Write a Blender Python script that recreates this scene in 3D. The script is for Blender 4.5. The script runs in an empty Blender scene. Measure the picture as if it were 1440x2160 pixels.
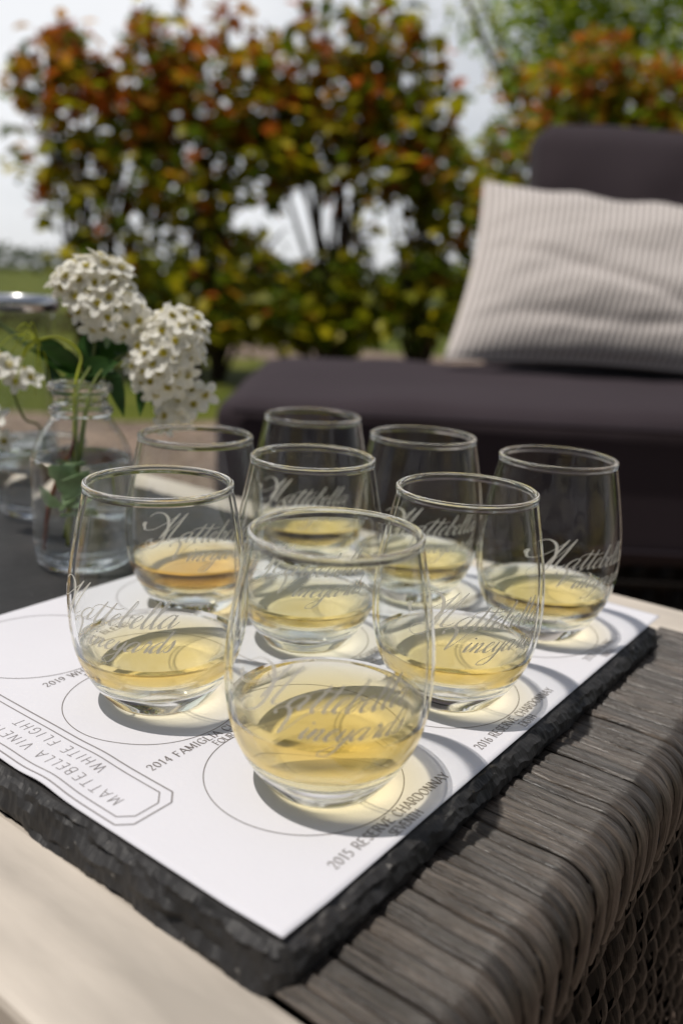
import bpy, bmesh, math, random
from mathutils import Vector, Matrix, noise
R = math.radians
random.seed(7)
C = bpy.context.scene.collection
scene = bpy.context.scene

# ------------------------------------------------------------------ camera
CAM = Vector((-0.14366243, -0.11835015, 0.16712574))
RX, RR, RZ = 1.3080156, 0.05178314, -0.9332134
FPX = 1798.7257
MR = Matrix.Rotation(RZ, 3, 'Z') @ Matrix.Rotation(RX, 3, 'X') @ Matrix.Rotation(RR, 3, 'Z')
cd = bpy.data.cameras.new('camera'); cam = bpy.data.objects.new('camera', cd); C.objects.link(cam)
cam.matrix_world = Matrix.Translation(CAM) @ MR.to_4x4()
cd.sensor_fit = 'HORIZONTAL'; cd.sensor_width = 36; cd.lens = FPX/1440*36
cd.clip_start = 0.01; cd.clip_end = 3000
cd.dof.use_dof = True; cd.dof.focus_distance = 0.325; cd.dof.aperture_fstop = 9.0
cd.dof.aperture_blades = 0
scene.camera = cam

def ray(u, v): return MR @ Vector(((u-720)/FPX, (1080-v)/FPX, -1))
def at(u, v, D): return CAM + ray(u, v)*D                 # a point at axial distance D
def onz(u, v, z): d = ray(u, v); return CAM + d*((z-CAM.z)/d.z)

# ------------------------------------------------------------------ helpers
class MB:
    def __init__(s): s.v=[]; s.f=[]; s.m=[]; s.c=[]; s.uv=[]
    def add(s, vs, fs, mi=0, col=None, uvs=None):
        o=len(s.v); s.v += [tuple(p) for p in vs]
        for f in fs: s.f.append(tuple(i+o for i in f)); s.m.append(mi); s.c.append(col or (1,1,1))
        if uvs: s.uv += uvs
    def build(s, name, mats, parent=None, smooth=True, loc=None):
        me=bpy.data.meshes.new(name); me.from_pydata(s.v, [], s.f)
        if not isinstance(mats,(list,tuple)): mats=[mats]
        for m in mats: me.materials.append(m)
        for i,p in enumerate(me.polygons): p.material_index=s.m[i]; p.use_smooth=smooth
        if any(c!=(1,1,1) for c in s.c):
            a=me.color_attributes.new('tint','FLOAT_COLOR','CORNER'); k=0
            for i,p in enumerate(me.polygons):
                for _ in p.vertices: a.data[k].color=(*s.c[i],1); k+=1
        if s.uv and len(s.uv)==len(s.v):
            u=me.uv_layers.new(name='uv')
            for l in me.loops: u.data[l.index].uv=s.uv[l.vertex_index]
        me.update()
        o=bpy.data.objects.new(name, me); C.objects.link(o)
        if parent: o.parent=parent
        if loc: o.location=loc
        return o
def tag(o,label=None,cat=None,group=None,kind=None):
    if label: o['label']=label
    if cat: o['category']=cat
    if group: o['group']=group
    if kind: o['kind']=kind
    return o
def thing(name,label,cat,loc=(0,0,0),group=None):
    o=bpy.data.objects.new(name,None); C.objects.link(o); o.location=loc; o.empty_display_size=.01
    return tag(o,label,cat,group)
def lathe(mb, prof, n=96, c=(0,0,0), close_top=False, close_bot=False, mi=0):
    vs=[]; fs=[]; idx=[]
    for r,z in prof:
        if r<1e-7: idx.append([len(vs)]*n); vs.append((c[0],c[1],c[2]+z))
        else:
            idx.append(list(range(len(vs),len(vs)+n)))
            for k in range(n):
                a=2*math.pi*k/n; vs.append((c[0]+r*math.cos(a),c[1]+r*math.sin(a),c[2]+z))
    for i in range(len(prof)-1):
        A,B=idx[i],idx[i+1]
        for k in range(n):
            q=[A[k],A[(k+1)%n],B[(k+1)%n],B[k]]
            g=[]
            for x in q:
                if x not in g: g.append(x)
            if len(g)>2: fs.append(g)
    mb.add(vs,fs,mi)
def cr(pts, n=8, closed=False):
    """Catmull-Rom through points of any dimension"""
    out=[]; P=[Vector(p) for p in pts]; N=len(P)
    if N<3: 
        return [P[0].lerp(P[1],i/n) for i in range(n+1)]
    for i in range(N if closed else N-1):
        if closed: p0,p1,p2,p3=P[i-1],P[i],P[(i+1)%N],P[(i+2)%N]
        else: p0,p1,p2,p3=P[max(i-1,0)],P[i],P[i+1],P[min(i+2,N-1)]
        for k in range(n):
            t=k/n
            out.append(.5*((2*p1)+(-p0+p2)*t+(2*p0-5*p1+4*p2-p3)*t*t+(-p0+3*p1-3*p2+p3)*t**3))
    if not closed: out.append(P[-1])
    return out
def tube(mb, pts, rad, n=8, mi=0, col=None, caps=True):
    P=[Vector(p) for p in pts]; vs=[]; fs=[]
    up=Vector((0,0,1)); prev=None
    for i,p in enumerate(P):
        t=(P[min(i+1,len(P)-1)]-P[max(i-1,0)]).normalized()
        if prev is None:
            a=t.cross(up if abs(t.z)<.95 else Vector((1,0,0))).normalized()
        else: a=(prev-t*prev.dot(t)).normalized()
        prev=a; b=t.cross(a)
        r=rad[i] if isinstance(rad,(list,tuple)) else rad
        for k in range(n):
            th=2*math.pi*k/n; vs.append(p+(a*math.cos(th)+b*math.sin(th))*r)
    for i in range(len(P)-1):
        for k in range(n): fs.append((i*n+k,i*n+(k+1)%n,(i+1)*n+(k+1)%n,(i+1)*n+k))
    if caps: fs.append(tuple(range(n-1,-1,-1))); fs.append(tuple(range((len(P)-1)*n,len(P)*n)))
    mb.add(vs,fs,mi,col)

# ------------------------------------------------------------------ materials
def mat(name):
    m=bpy.data.materials.new(name); m.use_nodes=True; nt=m.node_tree; nt.nodes.clear()
    out=nt.nodes.new('ShaderNodeOutputMaterial'); return m,nt,out
def N(nt,t,**k):
    n=nt.nodes.new('ShaderNode'+t)
    for a,b in k.items():
        if a in n.inputs.keys() if hasattr(n.inputs,'keys') else False: n.inputs[a].default_value=b
        else: setattr(n,a,b)
    return n
def setin(n,**k):
    for a,b in k.items(): n.inputs[a.replace('_',' ')].default_value=b
    return n
def ramp(nt,stops):
    r=nt.nodes.new('ShaderNodeValToRGB'); cr_=r.color_ramp
    while len(cr_.elements)<len(stops): cr_.elements.new(.5)
    for e,(p,c) in zip(cr_.elements,stops): e.position=p; e.color=(*c,1) if len(c)==3 else c
    return r
def basic(name,col,rough=.6,spec=.5,noise_scale=None,var=.25,bump=0,bscale=None,coord='Object',stretch=(1,1,1),detail=6,sheen=0):
    m,nt,out=mat(name); L=nt.links.new
    b=nt.nodes.new('ShaderNodeBsdfPrincipled'); b.inputs['Roughness'].default_value=rough
    b.inputs['Specular IOR Level'].default_value=spec; b.inputs['Base Color'].default_value=(*col,1)
    if sheen: b.inputs['Sheen Weight'].default_value=sheen; b.inputs['Sheen Roughness'].default_value=.5
    tc=nt.nodes.new('ShaderNodeTexCoord'); mp=nt.nodes.new('ShaderNodeMapping'); mp.inputs['Scale'].default_value=stretch
    L(tc.outputs[coord],mp.inputs['Vector'])
    if noise_scale:
        nz=nt.nodes.new('ShaderNodeTexNoise'); nz.inputs['Scale'].default_value=noise_scale; nz.inputs['Detail'].default_value=detail
        L(mp.outputs[0],nz.inputs['Vector'])
        lo=tuple(c*(1-var) for c in col); hi=tuple(min(1,c*(1+var)) for c in col)
        r=ramp(nt,[(.3,lo),(.7,hi)]); L(nz.outputs['Fac'],r.inputs[0]); L(r.outputs[0],b.inputs['Base Color'])
    if bump:
        n2=nt.nodes.new('ShaderNodeTexNoise'); n2.inputs['Scale'].default_value=bscale or noise_scale; n2.inputs['Detail'].default_value=8
        L(mp.outputs[0],n2.inputs['Vector'])
        bp=nt.nodes.new('ShaderNodeBump'); bp.inputs['Strength'].default_value=1; bp.inputs['Distance'].default_value=bump
        L(n2.outputs['Fac'],bp.inputs['Height']); L(bp.outputs[0],b.inputs['Normal'])
    L(b.outputs[0],out.inputs[0]); return m

def glass_mat(name,col=(1,1,1),ior=1.5,rough=0.0):
    m,nt,out=mat(name)
    g=nt.nodes.new('ShaderNodeBsdfGlass'); g.inputs['Color'].default_value=(*col,1); g.inputs['IOR'].default_value=ior; g.inputs['Roughness'].default_value=rough
    nt.links.new(g.outputs[0],out.inputs[0])
    return m
def absorb(nt,out,col,dens):
    v=nt.nodes.new('ShaderNodeVolumeAbsorption'); v.inputs['Color'].default_value=(*col,1); v.inputs['Density'].default_value=dens
    nt.links.new(v.outputs[0],out.inputs['Volume'])
def liquid_mat(name,col,dens,ior=1.34):
    """liquid against air on its flat top, against glass (relative index) everywhere else"""
    m,nt,out=mat(name); L=nt.links.new
    g=nt.nodes.new('ShaderNodeBsdfGlass')
    tc=nt.nodes.new('ShaderNodeTexCoord'); sp=nt.nodes.new('ShaderNodeSeparateXYZ'); L(tc.outputs['Object'],sp.inputs[0])
    gt=nt.nodes.new('ShaderNodeMath'); gt.operation='GREATER_THAN'; gt.inputs[1].default_value=-5e-5; L(sp.outputs['Z'],gt.inputs[0])
    mx=nt.nodes.new('ShaderNodeMapRange'); mx.inputs['To Min'].default_value=ior/1.5; mx.inputs['To Max'].default_value=ior
    L(gt.outputs[0],mx.inputs['Value']); L(mx.outputs[0],g.inputs['IOR']); g.inputs['Roughness'].default_value=.025
    tr=nt.nodes.new('ShaderNodeBsdfTransparent'); tr.inputs[0].default_value=(.97,.97,.97,1); ms=nt.nodes.new('ShaderNodeMixShader')
    L(flat_pass(nt),ms.inputs[0]); L(g.outputs[0],ms.inputs[1]); L(tr.outputs[0],ms.inputs[2])
    L(ms.outputs[0],out.inputs[0]); absorb(nt,out,col,dens); return m

SIDEP=.4
def flat_pass(nt):
    """weight of light that crosses a level surface steeply and so goes on almost unbent"""
    L=nt.links.new; ge=nt.nodes.new('ShaderNodeNewGeometry'); sp=nt.nodes.new('ShaderNodeSeparateXYZ'); L(ge.outputs['Normal'],sp.inputs[0])
    ab=nt.nodes.new('ShaderNodeMath'); ab.operation='ABSOLUTE'; L(sp.outputs['Z'],ab.inputs[0])
    g=nt.nodes.new('ShaderNodeMapRange'); g.inputs['From Min'].default_value=.26; g.inputs['From Max'].default_value=.42; L(ab.outputs[0],g.inputs['Value'])
    lw=nt.nodes.new('ShaderNodeLayerWeight'); lw.inputs['Blend'].default_value=.5
    m=nt.nodes.new('ShaderNodeMapRange'); m.inputs['From Min'].default_value=.54; m.inputs['From Max'].default_value=.36; L(lw.outputs['Facing'],m.inputs['Value'])
    k=nt.nodes.new('ShaderNodeMath'); k.operation='MULTIPLY'; L(g.outputs[0],k.inputs[0]); L(m.outputs[0],k.inputs[1])
    # slanting light through the side walls
    a1=nt.nodes.new('ShaderNodeMapRange'); a1.inputs['From Min'].default_value=.82; a1.inputs['From Max'].default_value=.72; L(lw.outputs['Facing'],a1.inputs['Value'])
    a2=nt.nodes.new('ShaderNodeMapRange'); a2.inputs['From Min'].default_value=.28; a2.inputs['From Max'].default_value=.40; L(lw.outputs['Facing'],a2.inputs['Value'])
    a3=nt.nodes.new('ShaderNodeMath'); a3.operation='MULTIPLY'; L(a1.outputs[0],a3.inputs[0]); L(a2.outputs[0],a3.inputs[1])
    iv=nt.nodes.new('ShaderNodeMath'); iv.operation='SUBTRACT'; iv.inputs[0].default_value=1; L(g.outputs[0],iv.inputs[1])
    a4=nt.nodes.new('ShaderNodeMath'); a4.operation='MULTIPLY'; L(a3.outputs[0],a4.inputs[0]); L(iv.outputs[0],a4.inputs[1])
    a5=nt.nodes.new('ShaderNodeMath'); a5.operation='MULTIPLY'; a5.inputs[1].default_value=SIDEP; L(a4.outputs[0],a5.inputs[0])
    k2=nt.nodes.new('ShaderNodeMath'); k2.operation='MAXIMUM'; L(a5.outputs[0],k2.inputs[0]); L(k.outputs[0],k2.inputs[1]); return k2.outputs[0]
def thin_glass(name,col,c0=.15,c1=.27):
    """solid refracting glass where it is thick or seen edge-on, clear thin wall with a surface sheen elsewhere"""
    m,nt,out=mat(name); L=nt.links.new
    g=nt.nodes.new('ShaderNodeBsdfGlass'); g.inputs['Color'].default_value=(*col,1); g.inputs['IOR'].default_value=1.5; g.inputs['Roughness'].default_value=.03
    t=nt.nodes.new('ShaderNodeBsdfTransparent'); t.inputs[0].default_value=(.985,.992,.988,1)
    gl=nt.nodes.new('ShaderNodeBsdfGlossy'); gl.inputs['Roughness'].default_value=.015
    fr=nt.nodes.new('ShaderNodeFresnel'); fr.inputs['IOR'].default_value=1.45
    ge=nt.nodes.new('ShaderNodeNewGeometry'); 
    bk=nt.nodes.new('ShaderNodeMath'); bk.operation='SUBTRACT'; bk.inputs[0].default_value=1; L(ge.outputs['Backfacing'],bk.inputs[1])
    fm=nt.nodes.new('ShaderNodeMath'); fm.operation='MULTIPLY'; L(fr.outputs[0],fm.inputs[0]); L(bk.outputs[0],fm.inputs[1])
    th=nt.nodes.new('ShaderNodeMixShader'); L(fm.outputs[0],th.inputs[0]); L(t.outputs[0],th.inputs[1]); L(gl.outputs[0],th.inputs[2])
    lw=nt.nodes.new('ShaderNodeLayerWeight'); lw.inputs['Blend'].default_value=.5
    mr=nt.nodes.new('ShaderNodeMapRange'); mr.inputs['From Min'].default_value=1-c1; mr.inputs['From Max'].default_value=1-c0; L(lw.outputs['Facing'],mr.inputs['Value'])
    at_=nt.nodes.new('ShaderNodeAttribute'); at_.attribute_name='tint'; sp=nt.nodes.new('ShaderNodeSeparateXYZ'); L(at_.outputs['Color'],sp.inputs[0])
    mx=nt.nodes.new('ShaderNodeMath'); mx.operation='MAXIMUM'; L(mr.outputs[0],mx.inputs[0]); 
    fp=flat_pass(nt); iv=nt.nodes.new('ShaderNodeMath'); iv.operation='SUBTRACT'; iv.inputs[0].default_value=1; L(fp,iv.inputs[1])
    sv=nt.nodes.new('ShaderNodeMath'); sv.operation='MULTIPLY'; L(sp.outputs[0],sv.inputs[0]); L(iv.outputs[0],sv.inputs[1]); L(sv.outputs[0],mx.inputs[1])
    ms=nt.nodes.new('ShaderNodeMixShader'); L(mx.outputs[0],ms.inputs[0]); L(th.outputs[0],ms.inputs[1]); L(g.outputs[0],ms.inputs[2]); L(ms.outputs[0],out.inputs[0]); return m
M_GLASS=thin_glass('clear_glass',(.985,.992,.988))
def mark_solid(mb,lo,hi):
    """thick glass below lo and above hi"""
    for i,f in enumerate(mb.f):
        z=sum(mb.v[k][2] for k in f)/len(f)
        mb.c[i]=(1,0,0) if (z<lo or z>hi) else (0,0,1)
    return mb
M_WINE=liquid_mat('pale_white_wine',(.96,.80,.16),42)
M_WINE2=liquid_mat('amber_wine',(.975,.765,.11),64)
M_WATER=liquid_mat('vase_water',(.85,.9,.8),4)
M_RIM=M_GLASS

def etched():
    m,nt,out=mat('frosted_etching'); L=nt.links.new
    b=nt.nodes.new('ShaderNodeBsdfDiffuse'); b.inputs['Color'].default_value=(.97,.95,.91,1)
    tl=nt.nodes.new('ShaderNodeBsdfTranslucent'); tl.inputs['Color'].default_value=(.97,.95,.91,1)
    a=nt.nodes.new('ShaderNodeMixShader'); a.inputs[0].default_value=.4; L(b.outputs[0],a.inputs[1]); L(tl.outputs[0],a.inputs[2])
    t=nt.nodes.new('ShaderNodeBsdfTransparent'); x=nt.nodes.new('ShaderNodeMixShader'); x.inputs[0].default_value=.85
    L(t.outputs[0],x.inputs[1]); L(a.outputs[0],x.inputs[2]); L(x.outputs[0],out.inputs[0]); return m
M_ETCH=etched()
M_PAPER=basic('white_paper',(.715,.705,.745),.75,.3,noise_scale=14,var=.03,bump=.00009,bscale=500)
M_INK=basic('grey_ink',(.17,.15,.14),.8,.2)
M_INK2=basic('pale_grey_ink',(.27,.25,.25),.8,.2)
M_BEIGE=basic('bleached_beige_board',(.58,.515,.44),.55,.4,noise_scale=34,var=.30,bump=.0004,bscale=120,stretch=(1,.22,1))

def slate():
    m,nt,out=mat('dark_slate'); L=nt.links.new
    b=nt.nodes.new('ShaderNodeBsdfPrincipled'); b.inputs['Roughness'].default_value=.58; b.inputs['Specular IOR Level'].default_value=.45
    tc=nt.nodes.new('ShaderNodeTexCoord')
    n1=nt.nodes.new('ShaderNodeTexNoise'); n1.inputs['Scale'].default_value=26; n1.inputs['Detail'].default_value=8; n1.inputs['Roughness'].default_value=.62; L(tc.outputs['Object'],n1.inputs[0])
    r=ramp(nt,[(.3,(.012,.0115,.0115)),(.62,(.032,.030,.030)),(.82,(.075,.062,.050))]); L(n1.outputs[0],r.inputs[0])
    n2=nt.nodes.new('ShaderNodeTexNoise'); n2.inputs['Scale'].default_value=320; n2.inputs['Detail'].default_value=3; L(tc.outputs['Object'],n2.inputs[0])
    r2=ramp(nt,[(.71,(0,0,0)),(.80,(1,1,1))]); L(n2.outputs[0],r2.inputs[0])
    mx=nt.nodes.new('ShaderNodeMixRGB'); mx.inputs[2].default_value=(.30,.28,.26,1); L(r2.outputs[0],mx.inputs[0]); L(r.outputs[0],mx.inputs[1]); L(mx.outputs[0],b.inputs['Base Color'])
    bp=nt.nodes.new('ShaderNodeBump'); bp.inputs['Distance'].default_value=.0012; bp.inputs['Strength'].default_value=.7; L(n1.outputs[0],bp.inputs['Height'])
    b2=nt.nodes.new('ShaderNodeBump'); b2.inputs['Distance'].default_value=.0003; b2.inputs['Strength'].default_value=.6; L(n2.outputs[0],b2.inputs['Height']); L(bp.outputs[0],b2.inputs['Normal'])
    L(b2.outputs[0],b.inputs['Normal']); L(b.outputs[0],out.inputs[0]); return m
M_SLATE=slate()

def wicker(name,axis,base=(.074,.060,.048),dark=(.009,.008,.007),spec=.6):
    """synthetic rattan strand: grain drawn along the strand by the uv"""
    m,nt,out=mat(name); L=nt.links.new
    b=nt.nodes.new('ShaderNodeBsdfPrincipled'); b.inputs['Roughness'].default_value=.33; b.inputs['Specular IOR Level'].default_value=spec
    uv=nt.nodes.new('ShaderNodeUVMap'); uv.uv_map='uv'
    mp=nt.nodes.new('ShaderNodeMapping'); mp.inputs['Scale'].default_value=(1500,38,1); L(uv.outputs[0],mp.inputs[0])
    n=nt.nodes.new('ShaderNodeTexNoise'); n.noise_dimensions='2D'; n.inputs['Scale'].default_value=1; n.inputs['Detail'].default_value=5; n.inputs['Roughness'].default_value=.7; L(mp.outputs[0],n.inputs[0])
    r=ramp(nt,[(.3,dark),(.52,base),(.72,tuple(c*2.6 for c in base))]); L(n.outputs[0],r.inputs[0])  # grain, with highlights painted in as its palest streaks
    at_=nt.nodes.new('ShaderNodeAttribute'); at_.attribute_name='tint'
    mx=nt.nodes.new('ShaderNodeMixRGB'); mx.blend_type='MULTIPLY'; mx.inputs[0].default_value=1; L(r.outputs[0],mx.inputs[1]); L(at_.outputs['Color'],mx.inputs[2])
    L(mx.outputs[0],b.inputs['Base Color'])
    bp=nt.nodes.new('ShaderNodeBump'); bp.inputs['Distance'].default_value=.0006; bp.inputs['Strength'].default_value=1; L(n.outputs[0],bp.inputs['Height']); L(bp.outputs[0],b.inputs['Normal'])
    L(b.outputs[0],out.inputs[0]); return m
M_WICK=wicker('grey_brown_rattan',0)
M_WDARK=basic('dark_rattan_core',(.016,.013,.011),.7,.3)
M_WSIDE=wicker('dark_shaded_rattan',0,(.011,.008,.006),(.004,.003,.002),.2)  # table side's shade put into the colour; also the dark sofa base

def fabric(name,col,scale=900,var=.12,big=3):
    m,nt,out=mat(name); L=nt.links.new
    b=nt.nodes.new('ShaderNodeBsdfPrincipled'); b.inputs['Roughness'].default_value=.9; b.inputs['Specular IOR Level'].default_value=.15
    b.inputs['Sheen Weight'].default_value=.04; b.inputs['Sheen Roughness'].default_value=.4
    tc=nt.nodes.new('ShaderNodeTexCoord')
    n=nt.nodes.new('ShaderNodeTexNoise'); n.inputs['Scale'].default_value=scale; n.inputs['Detail'].default_value=2; L(tc.outputs['Object'],n.inputs[0])
    n2=nt.nodes.new('ShaderNodeTexNoise'); n2.inputs['Scale'].default_value=big; n2.inputs['Detail'].default_value=4; L(tc.outputs['Object'],n2.inputs[0])
    ad=nt.nodes.new('ShaderNodeMath'); ad.operation='ADD'; L(n.outputs[0],ad.inputs[0]); L(n2.outputs[0],ad.inputs[1])
    r=ramp(nt,[(.35,tuple(c*(1-var) for c in col)),(.65,tuple(c*(1+var) for c in col))])
    h=nt.nodes.new('ShaderNodeMath'); h.operation='MULTIPLY'; h.inputs[1].default_value=.5; L(ad.outputs[0],h.inputs[0]); L(h.outputs[0],r.inputs[0])
    L(r.outputs[0],b.inputs['Base Color'])
    bp=nt.nodes.new('ShaderNodeBump'); bp.inputs['Distance'].default_value=.0006; L(n.outputs[0],bp.inputs['Height']); L(bp.outputs[0],b.inputs['Normal'])
    L(b.outputs[0],out.inputs[0]); return m
M_FAB=fabric('charcoal_plum_fabric',(.046,.035,.041))
M_PIPE=fabric('charcoal_piping',(.028,.021,.026))

def cord():
    m,nt,out=mat('beige_corduroy'); L=nt.links.new
    b=nt.nodes.new('ShaderNodeBsdfPrincipled'); b.inputs['Roughness'].default_value=.9; b.inputs['Specular IOR Level'].default_value=.1
    b.inputs['Sheen Weight'].default_value=.15
    uv=nt.nodes.new('ShaderNodeUVMap'); uv.uv_map='uv'; sp=nt.nodes.new('ShaderNodeSeparateXYZ'); L(uv.outputs[0],sp.inputs[0])
    mu=nt.nodes.new('ShaderNodeMath'); mu.operation='MULTIPLY'; mu.inputs[1].default_value=2*math.pi*47; L(sp.outputs[0],mu.inputs[0])
    sn=nt.nodes.new('ShaderNodeMath'); sn.operation='SINE'; L(mu.outputs[0],sn.inputs[0])
    r=ramp(nt,[(.0,(.30,.265,.25)),(.45,(.66,.60,.565)),(1,(.76,.70,.665))])
    mr=nt.nodes.new('ShaderNodeMapRange'); mr.inputs['From Min'].default_value=-1; L(sn.outputs[0],mr.inputs['Value']); L(mr.outputs[0],r.inputs[0]); L(r.outputs[0],b.inputs['Base Color'])
    bp=nt.nodes.new('ShaderNodeBump'); bp.inputs['Distance'].default_value=.003; L(mr.outputs[0],bp.inputs['Height']); L(bp.outputs[0],b.inputs['Normal'])
    L(b.outputs[0],out.inputs[0]); return m
M_CORD=cord()

def leafmat(name,trans=.52,rough=.45,col=None):
    m,nt,out=mat(name); L=nt.links.new
    b=nt.nodes.new('ShaderNodeBsdfPrincipled'); b.inputs['Roughness'].default_value=rough; b.inputs['Specular IOR Level'].default_value=.35
    tl=nt.nodes.new('ShaderNodeBsdfTranslucent'); mx=nt.nodes.new('ShaderNodeMixShader'); mx.inputs[0].default_value=trans
    if col:
        tc=nt.nodes.new('ShaderNodeTexCoord'); n=nt.nodes.new('ShaderNodeTexNoise'); n.inputs['Scale'].default_value=90; L(tc.outputs['Object'],n.inputs[0])
        r=ramp(nt,[(.3,tuple(c*.7 for c in col)),(.7,tuple(c*1.25 for c in col))]); L(n.outputs[0],r.inputs[0]); src=r.outputs[0]
    else:
        a=nt.nodes.new('ShaderNodeAttribute'); a.attribute_name='tint'; src=a.outputs['Color']
    L(src,b.inputs['Base Color']); L(src,tl.inputs['Color'])
    L(b.outputs[0],mx.inputs[1]); L(tl.outputs[0],mx.inputs[2]); L(mx.outputs[0],out.inputs[0]); return m
M_LEAF=leafmat('hedge_leaves'); M_BARK=basic('bark',(.06,.042,.03),.85,.2,noise_scale=25,var=.4,bump=.004)
M_SPLEAF=leafmat('dark_green_leaf',.3,.38,(.035,.09,.015)); M_PALELEAF=leafmat('pale_green_leaf',.4,.6,(.26,.38,.20))
M_STEM=basic('green_stem',(.16,.20,.04),.5,.3,noise_scale=40,var=.3); M_REDSTEM=basic('red_brown_stem',(.14,.035,.015),.5,.3,noise_scale=60,var=.3)
M_SPRAY=leafmat('yellow_green_filament',.4,.5,(.42,.46,.03))
def petal():
    m,nt,out=mat('white_petal'); L=nt.links.new
    b=nt.nodes.new('ShaderNodeBsdfPrincipled'); b.inputs['Roughness'].default_value=.7; b.inputs['Base Color'].default_value=(.95,.93,.86,1); b.inputs['Specular IOR Level'].default_value=.2
    tl=nt.nodes.new('ShaderNodeBsdfTranslucent'); tl.inputs['Color'].default_value=(.92,.90,.80,1); mx=nt.nodes.new('ShaderNodeMixShader'); mx.inputs[0].default_value=.35
    L(b.outputs[0],mx.inputs[1]); L(tl.outputs[0],mx.inputs[2]); L(mx.outputs[0],out.inputs[0]); return m
M_PETAL=petal(); M_CENTRE=basic('yellow_flower_centre',(.50,.42,.04),.7,.2,noise_scale=500,var=.4)

# ------------------------------------------------------------------ setting: ground, path, far land
def ground_mat():
    m,nt,out=mat('grass_ground'); L=nt.links.new
    b=nt.nodes.new('ShaderNodeBsdfPrincipled'); b.inputs['Roughness'].default_value=.9; b.inputs['Specular IOR Level'].default_value=.1
    tc=nt.nodes.new('ShaderNodeTexCoord')
    n=nt.nodes.new('ShaderNodeTexNoise'); n.inputs['Scale'].default_value=1.6; n.inputs['Detail'].default_value=9; n.inputs['Roughness'].default_value=.7; L(tc.outputs['Object'],n.inputs[0])
    r=ramp(nt,[(.32,(.04,.055,.008)),(.5,(.09,.11,.014)),(.7,(.18,.17,.04))]); L(n.outputs[0],r.inputs[0]); L(r.outputs[0],b.inputs['Base Color'])
    L(b.outputs[0],out.inputs[0]); return m
def gravel_mat():
    m,nt,out=mat('tan_gravel'); L=nt.links.new
    b=nt.nodes.new('ShaderNodeBsdfPrincipled'); b.inputs['Roughness'].default_value=.9; b.inputs['Specular IOR Level'].default_value=.15
    tc=nt.nodes.new('ShaderNodeTexCoord')
    v=nt.nodes.new('ShaderNodeTexVoronoi'); v.inputs['Scale'].default_value=60; L(tc.outputs['Object'],v.inputs[0])
    n=nt.nodes.new('ShaderNodeTexNoise'); n.inputs['Scale'].default_value=2.2; n.inputs['Detail'].default_value=6; L(tc.outputs['Object'],n.inputs[0])
    sp=nt.nodes.new('ShaderNodeSeparateXYZ'); L(v.outputs['Color'],sp.inputs[0])
    r=ramp(nt,[(.1,(.13,.095,.075)),(.5,(.25,.185,.145)),(.95,(.42,.34,.28))]); L(sp.outputs[0],r.inputs[0])
    r2=ramp(nt,[(.3,(.6,.6,.6)),(.7,(1.1,1.05,1))]); L(n.outputs[0],r2.inputs[0])
    mx=nt.nodes.new('ShaderNodeMixRGB'); mx.blend_type='MULTIPLY'; mx.inputs[0].default_value=1; L(r.outputs[0],mx.inputs[1]); L(r2.outputs[0],mx.inputs[2]); L(mx.outputs[0],b.inputs['Base Color'])
    bp=nt.nodes.new('ShaderNodeBump'); bp.inputs['Distance'].default_value=.006; L(v.outputs['Distance'],bp.inputs['Height']); L(bp.outputs[0],b.inputs['Normal'])
    L(b.outputs[0],out.inputs[0]); return m
GZ=-.5
VD=Vector((-MR.col[2].x,-MR.col[2].y,0)).normalized(); SD=Vector((VD.y,-VD.x,0))   # view direction and its right hand
def G(d,s,z=GZ): p=CAM+VD*d+SD*s; return Vector((p.x,p.y,z))
g=MB(); n=40
vs=[];fs=[]
for i in range(n+1):
    for j in range(n+1):
        u=(i/n*2-1); v=(j/n*2-1); x=math.copysign(abs(u)**3,u)*1500; y=math.copysign(abs(v)**3,v)*1500
        vs.append((x,y,GZ))
for i in range(n):
    for j in range(n): a=i*(n+1)+j; fs.append((a,a+n+1,a+n+2,a+1))
g.add(vs,fs); tag(g.build('ground',ground_mat()),kind='structure')
def strip(name,pts,z,m):
    b=MB(); b.add([(p.x,p.y,z) for p in pts],[tuple(range(len(pts)))]); return tag(b.build(name,m,smooth=False),kind='structure')
gm=gravel_mat()
edge=[G(4.0+.12*math.sin(i*1.7)+.1*math.sin(i*.6),-5+i*.4) for i in range(26)]
strip('patio_gravel',[G(-3,-5),*edge,G(-3,5)],GZ+.004,gm)
far=[G(7.2+.2*math.sin(i*.9),-1.5+i*.5) for i in range(20)]; far2=[G(8.9+.3*math.sin(i*.7+1),-1.5+i*.5) for i in range(20)]
strip('gravel_path',far+far2[::-1],GZ+.004,gm)

# ------------------------------------------------------------------ foliage
RUST=[(.50,.13,.02),(.32,.09,.015),(.60,.30,.025),(.42,.22,.02)]
GREEN=[(.26,.27,.010),(.13,.18,.010),(.40,.37,.012),(.55,.46,.02),(.08,.12,.008)]
TREEG=[(.24,.36,.02),(.36,.44,.025),(.16,.27,.02),(.45,.48,.03)]
def leaf(mb,p,size,col,flat=.5,wid=.36,mi=0,dirv=None):
    if dirv is None:
        d=Vector((random.gauss(0,1),random.gauss(0,1),random.gauss(-.2,.7))).normalized()
    else: d=dirv.normalized()
    up=Vector((random.gauss(0,flat),random.gauss(0,flat),1)).normalized()
    s=d.cross(up)
    if s.length<1e-4: s=Vector((1,0,0))
    s.normalize(); nn=s.cross(d); w=size*wid; c=size*.10
    vs=[p, p+d*size*.35+s*w*.95+nn*c, p+d*size*.7+s*w*.62+nn*c*.8, p+d*size-nn*c, p+d*size*.7-s*w*.62+nn*c*.8, p+d*size*.35-s*w*.95+nn*c, p+d*size*.4-nn*c*.3, p+d*size*.72-nn*c*.4]
    mb.add(vs,[(0,1,6),(1,2,7,6),(2,3,7),(3,4,7),(4,5,6,7),(5,0,6)],mi,col)
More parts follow.
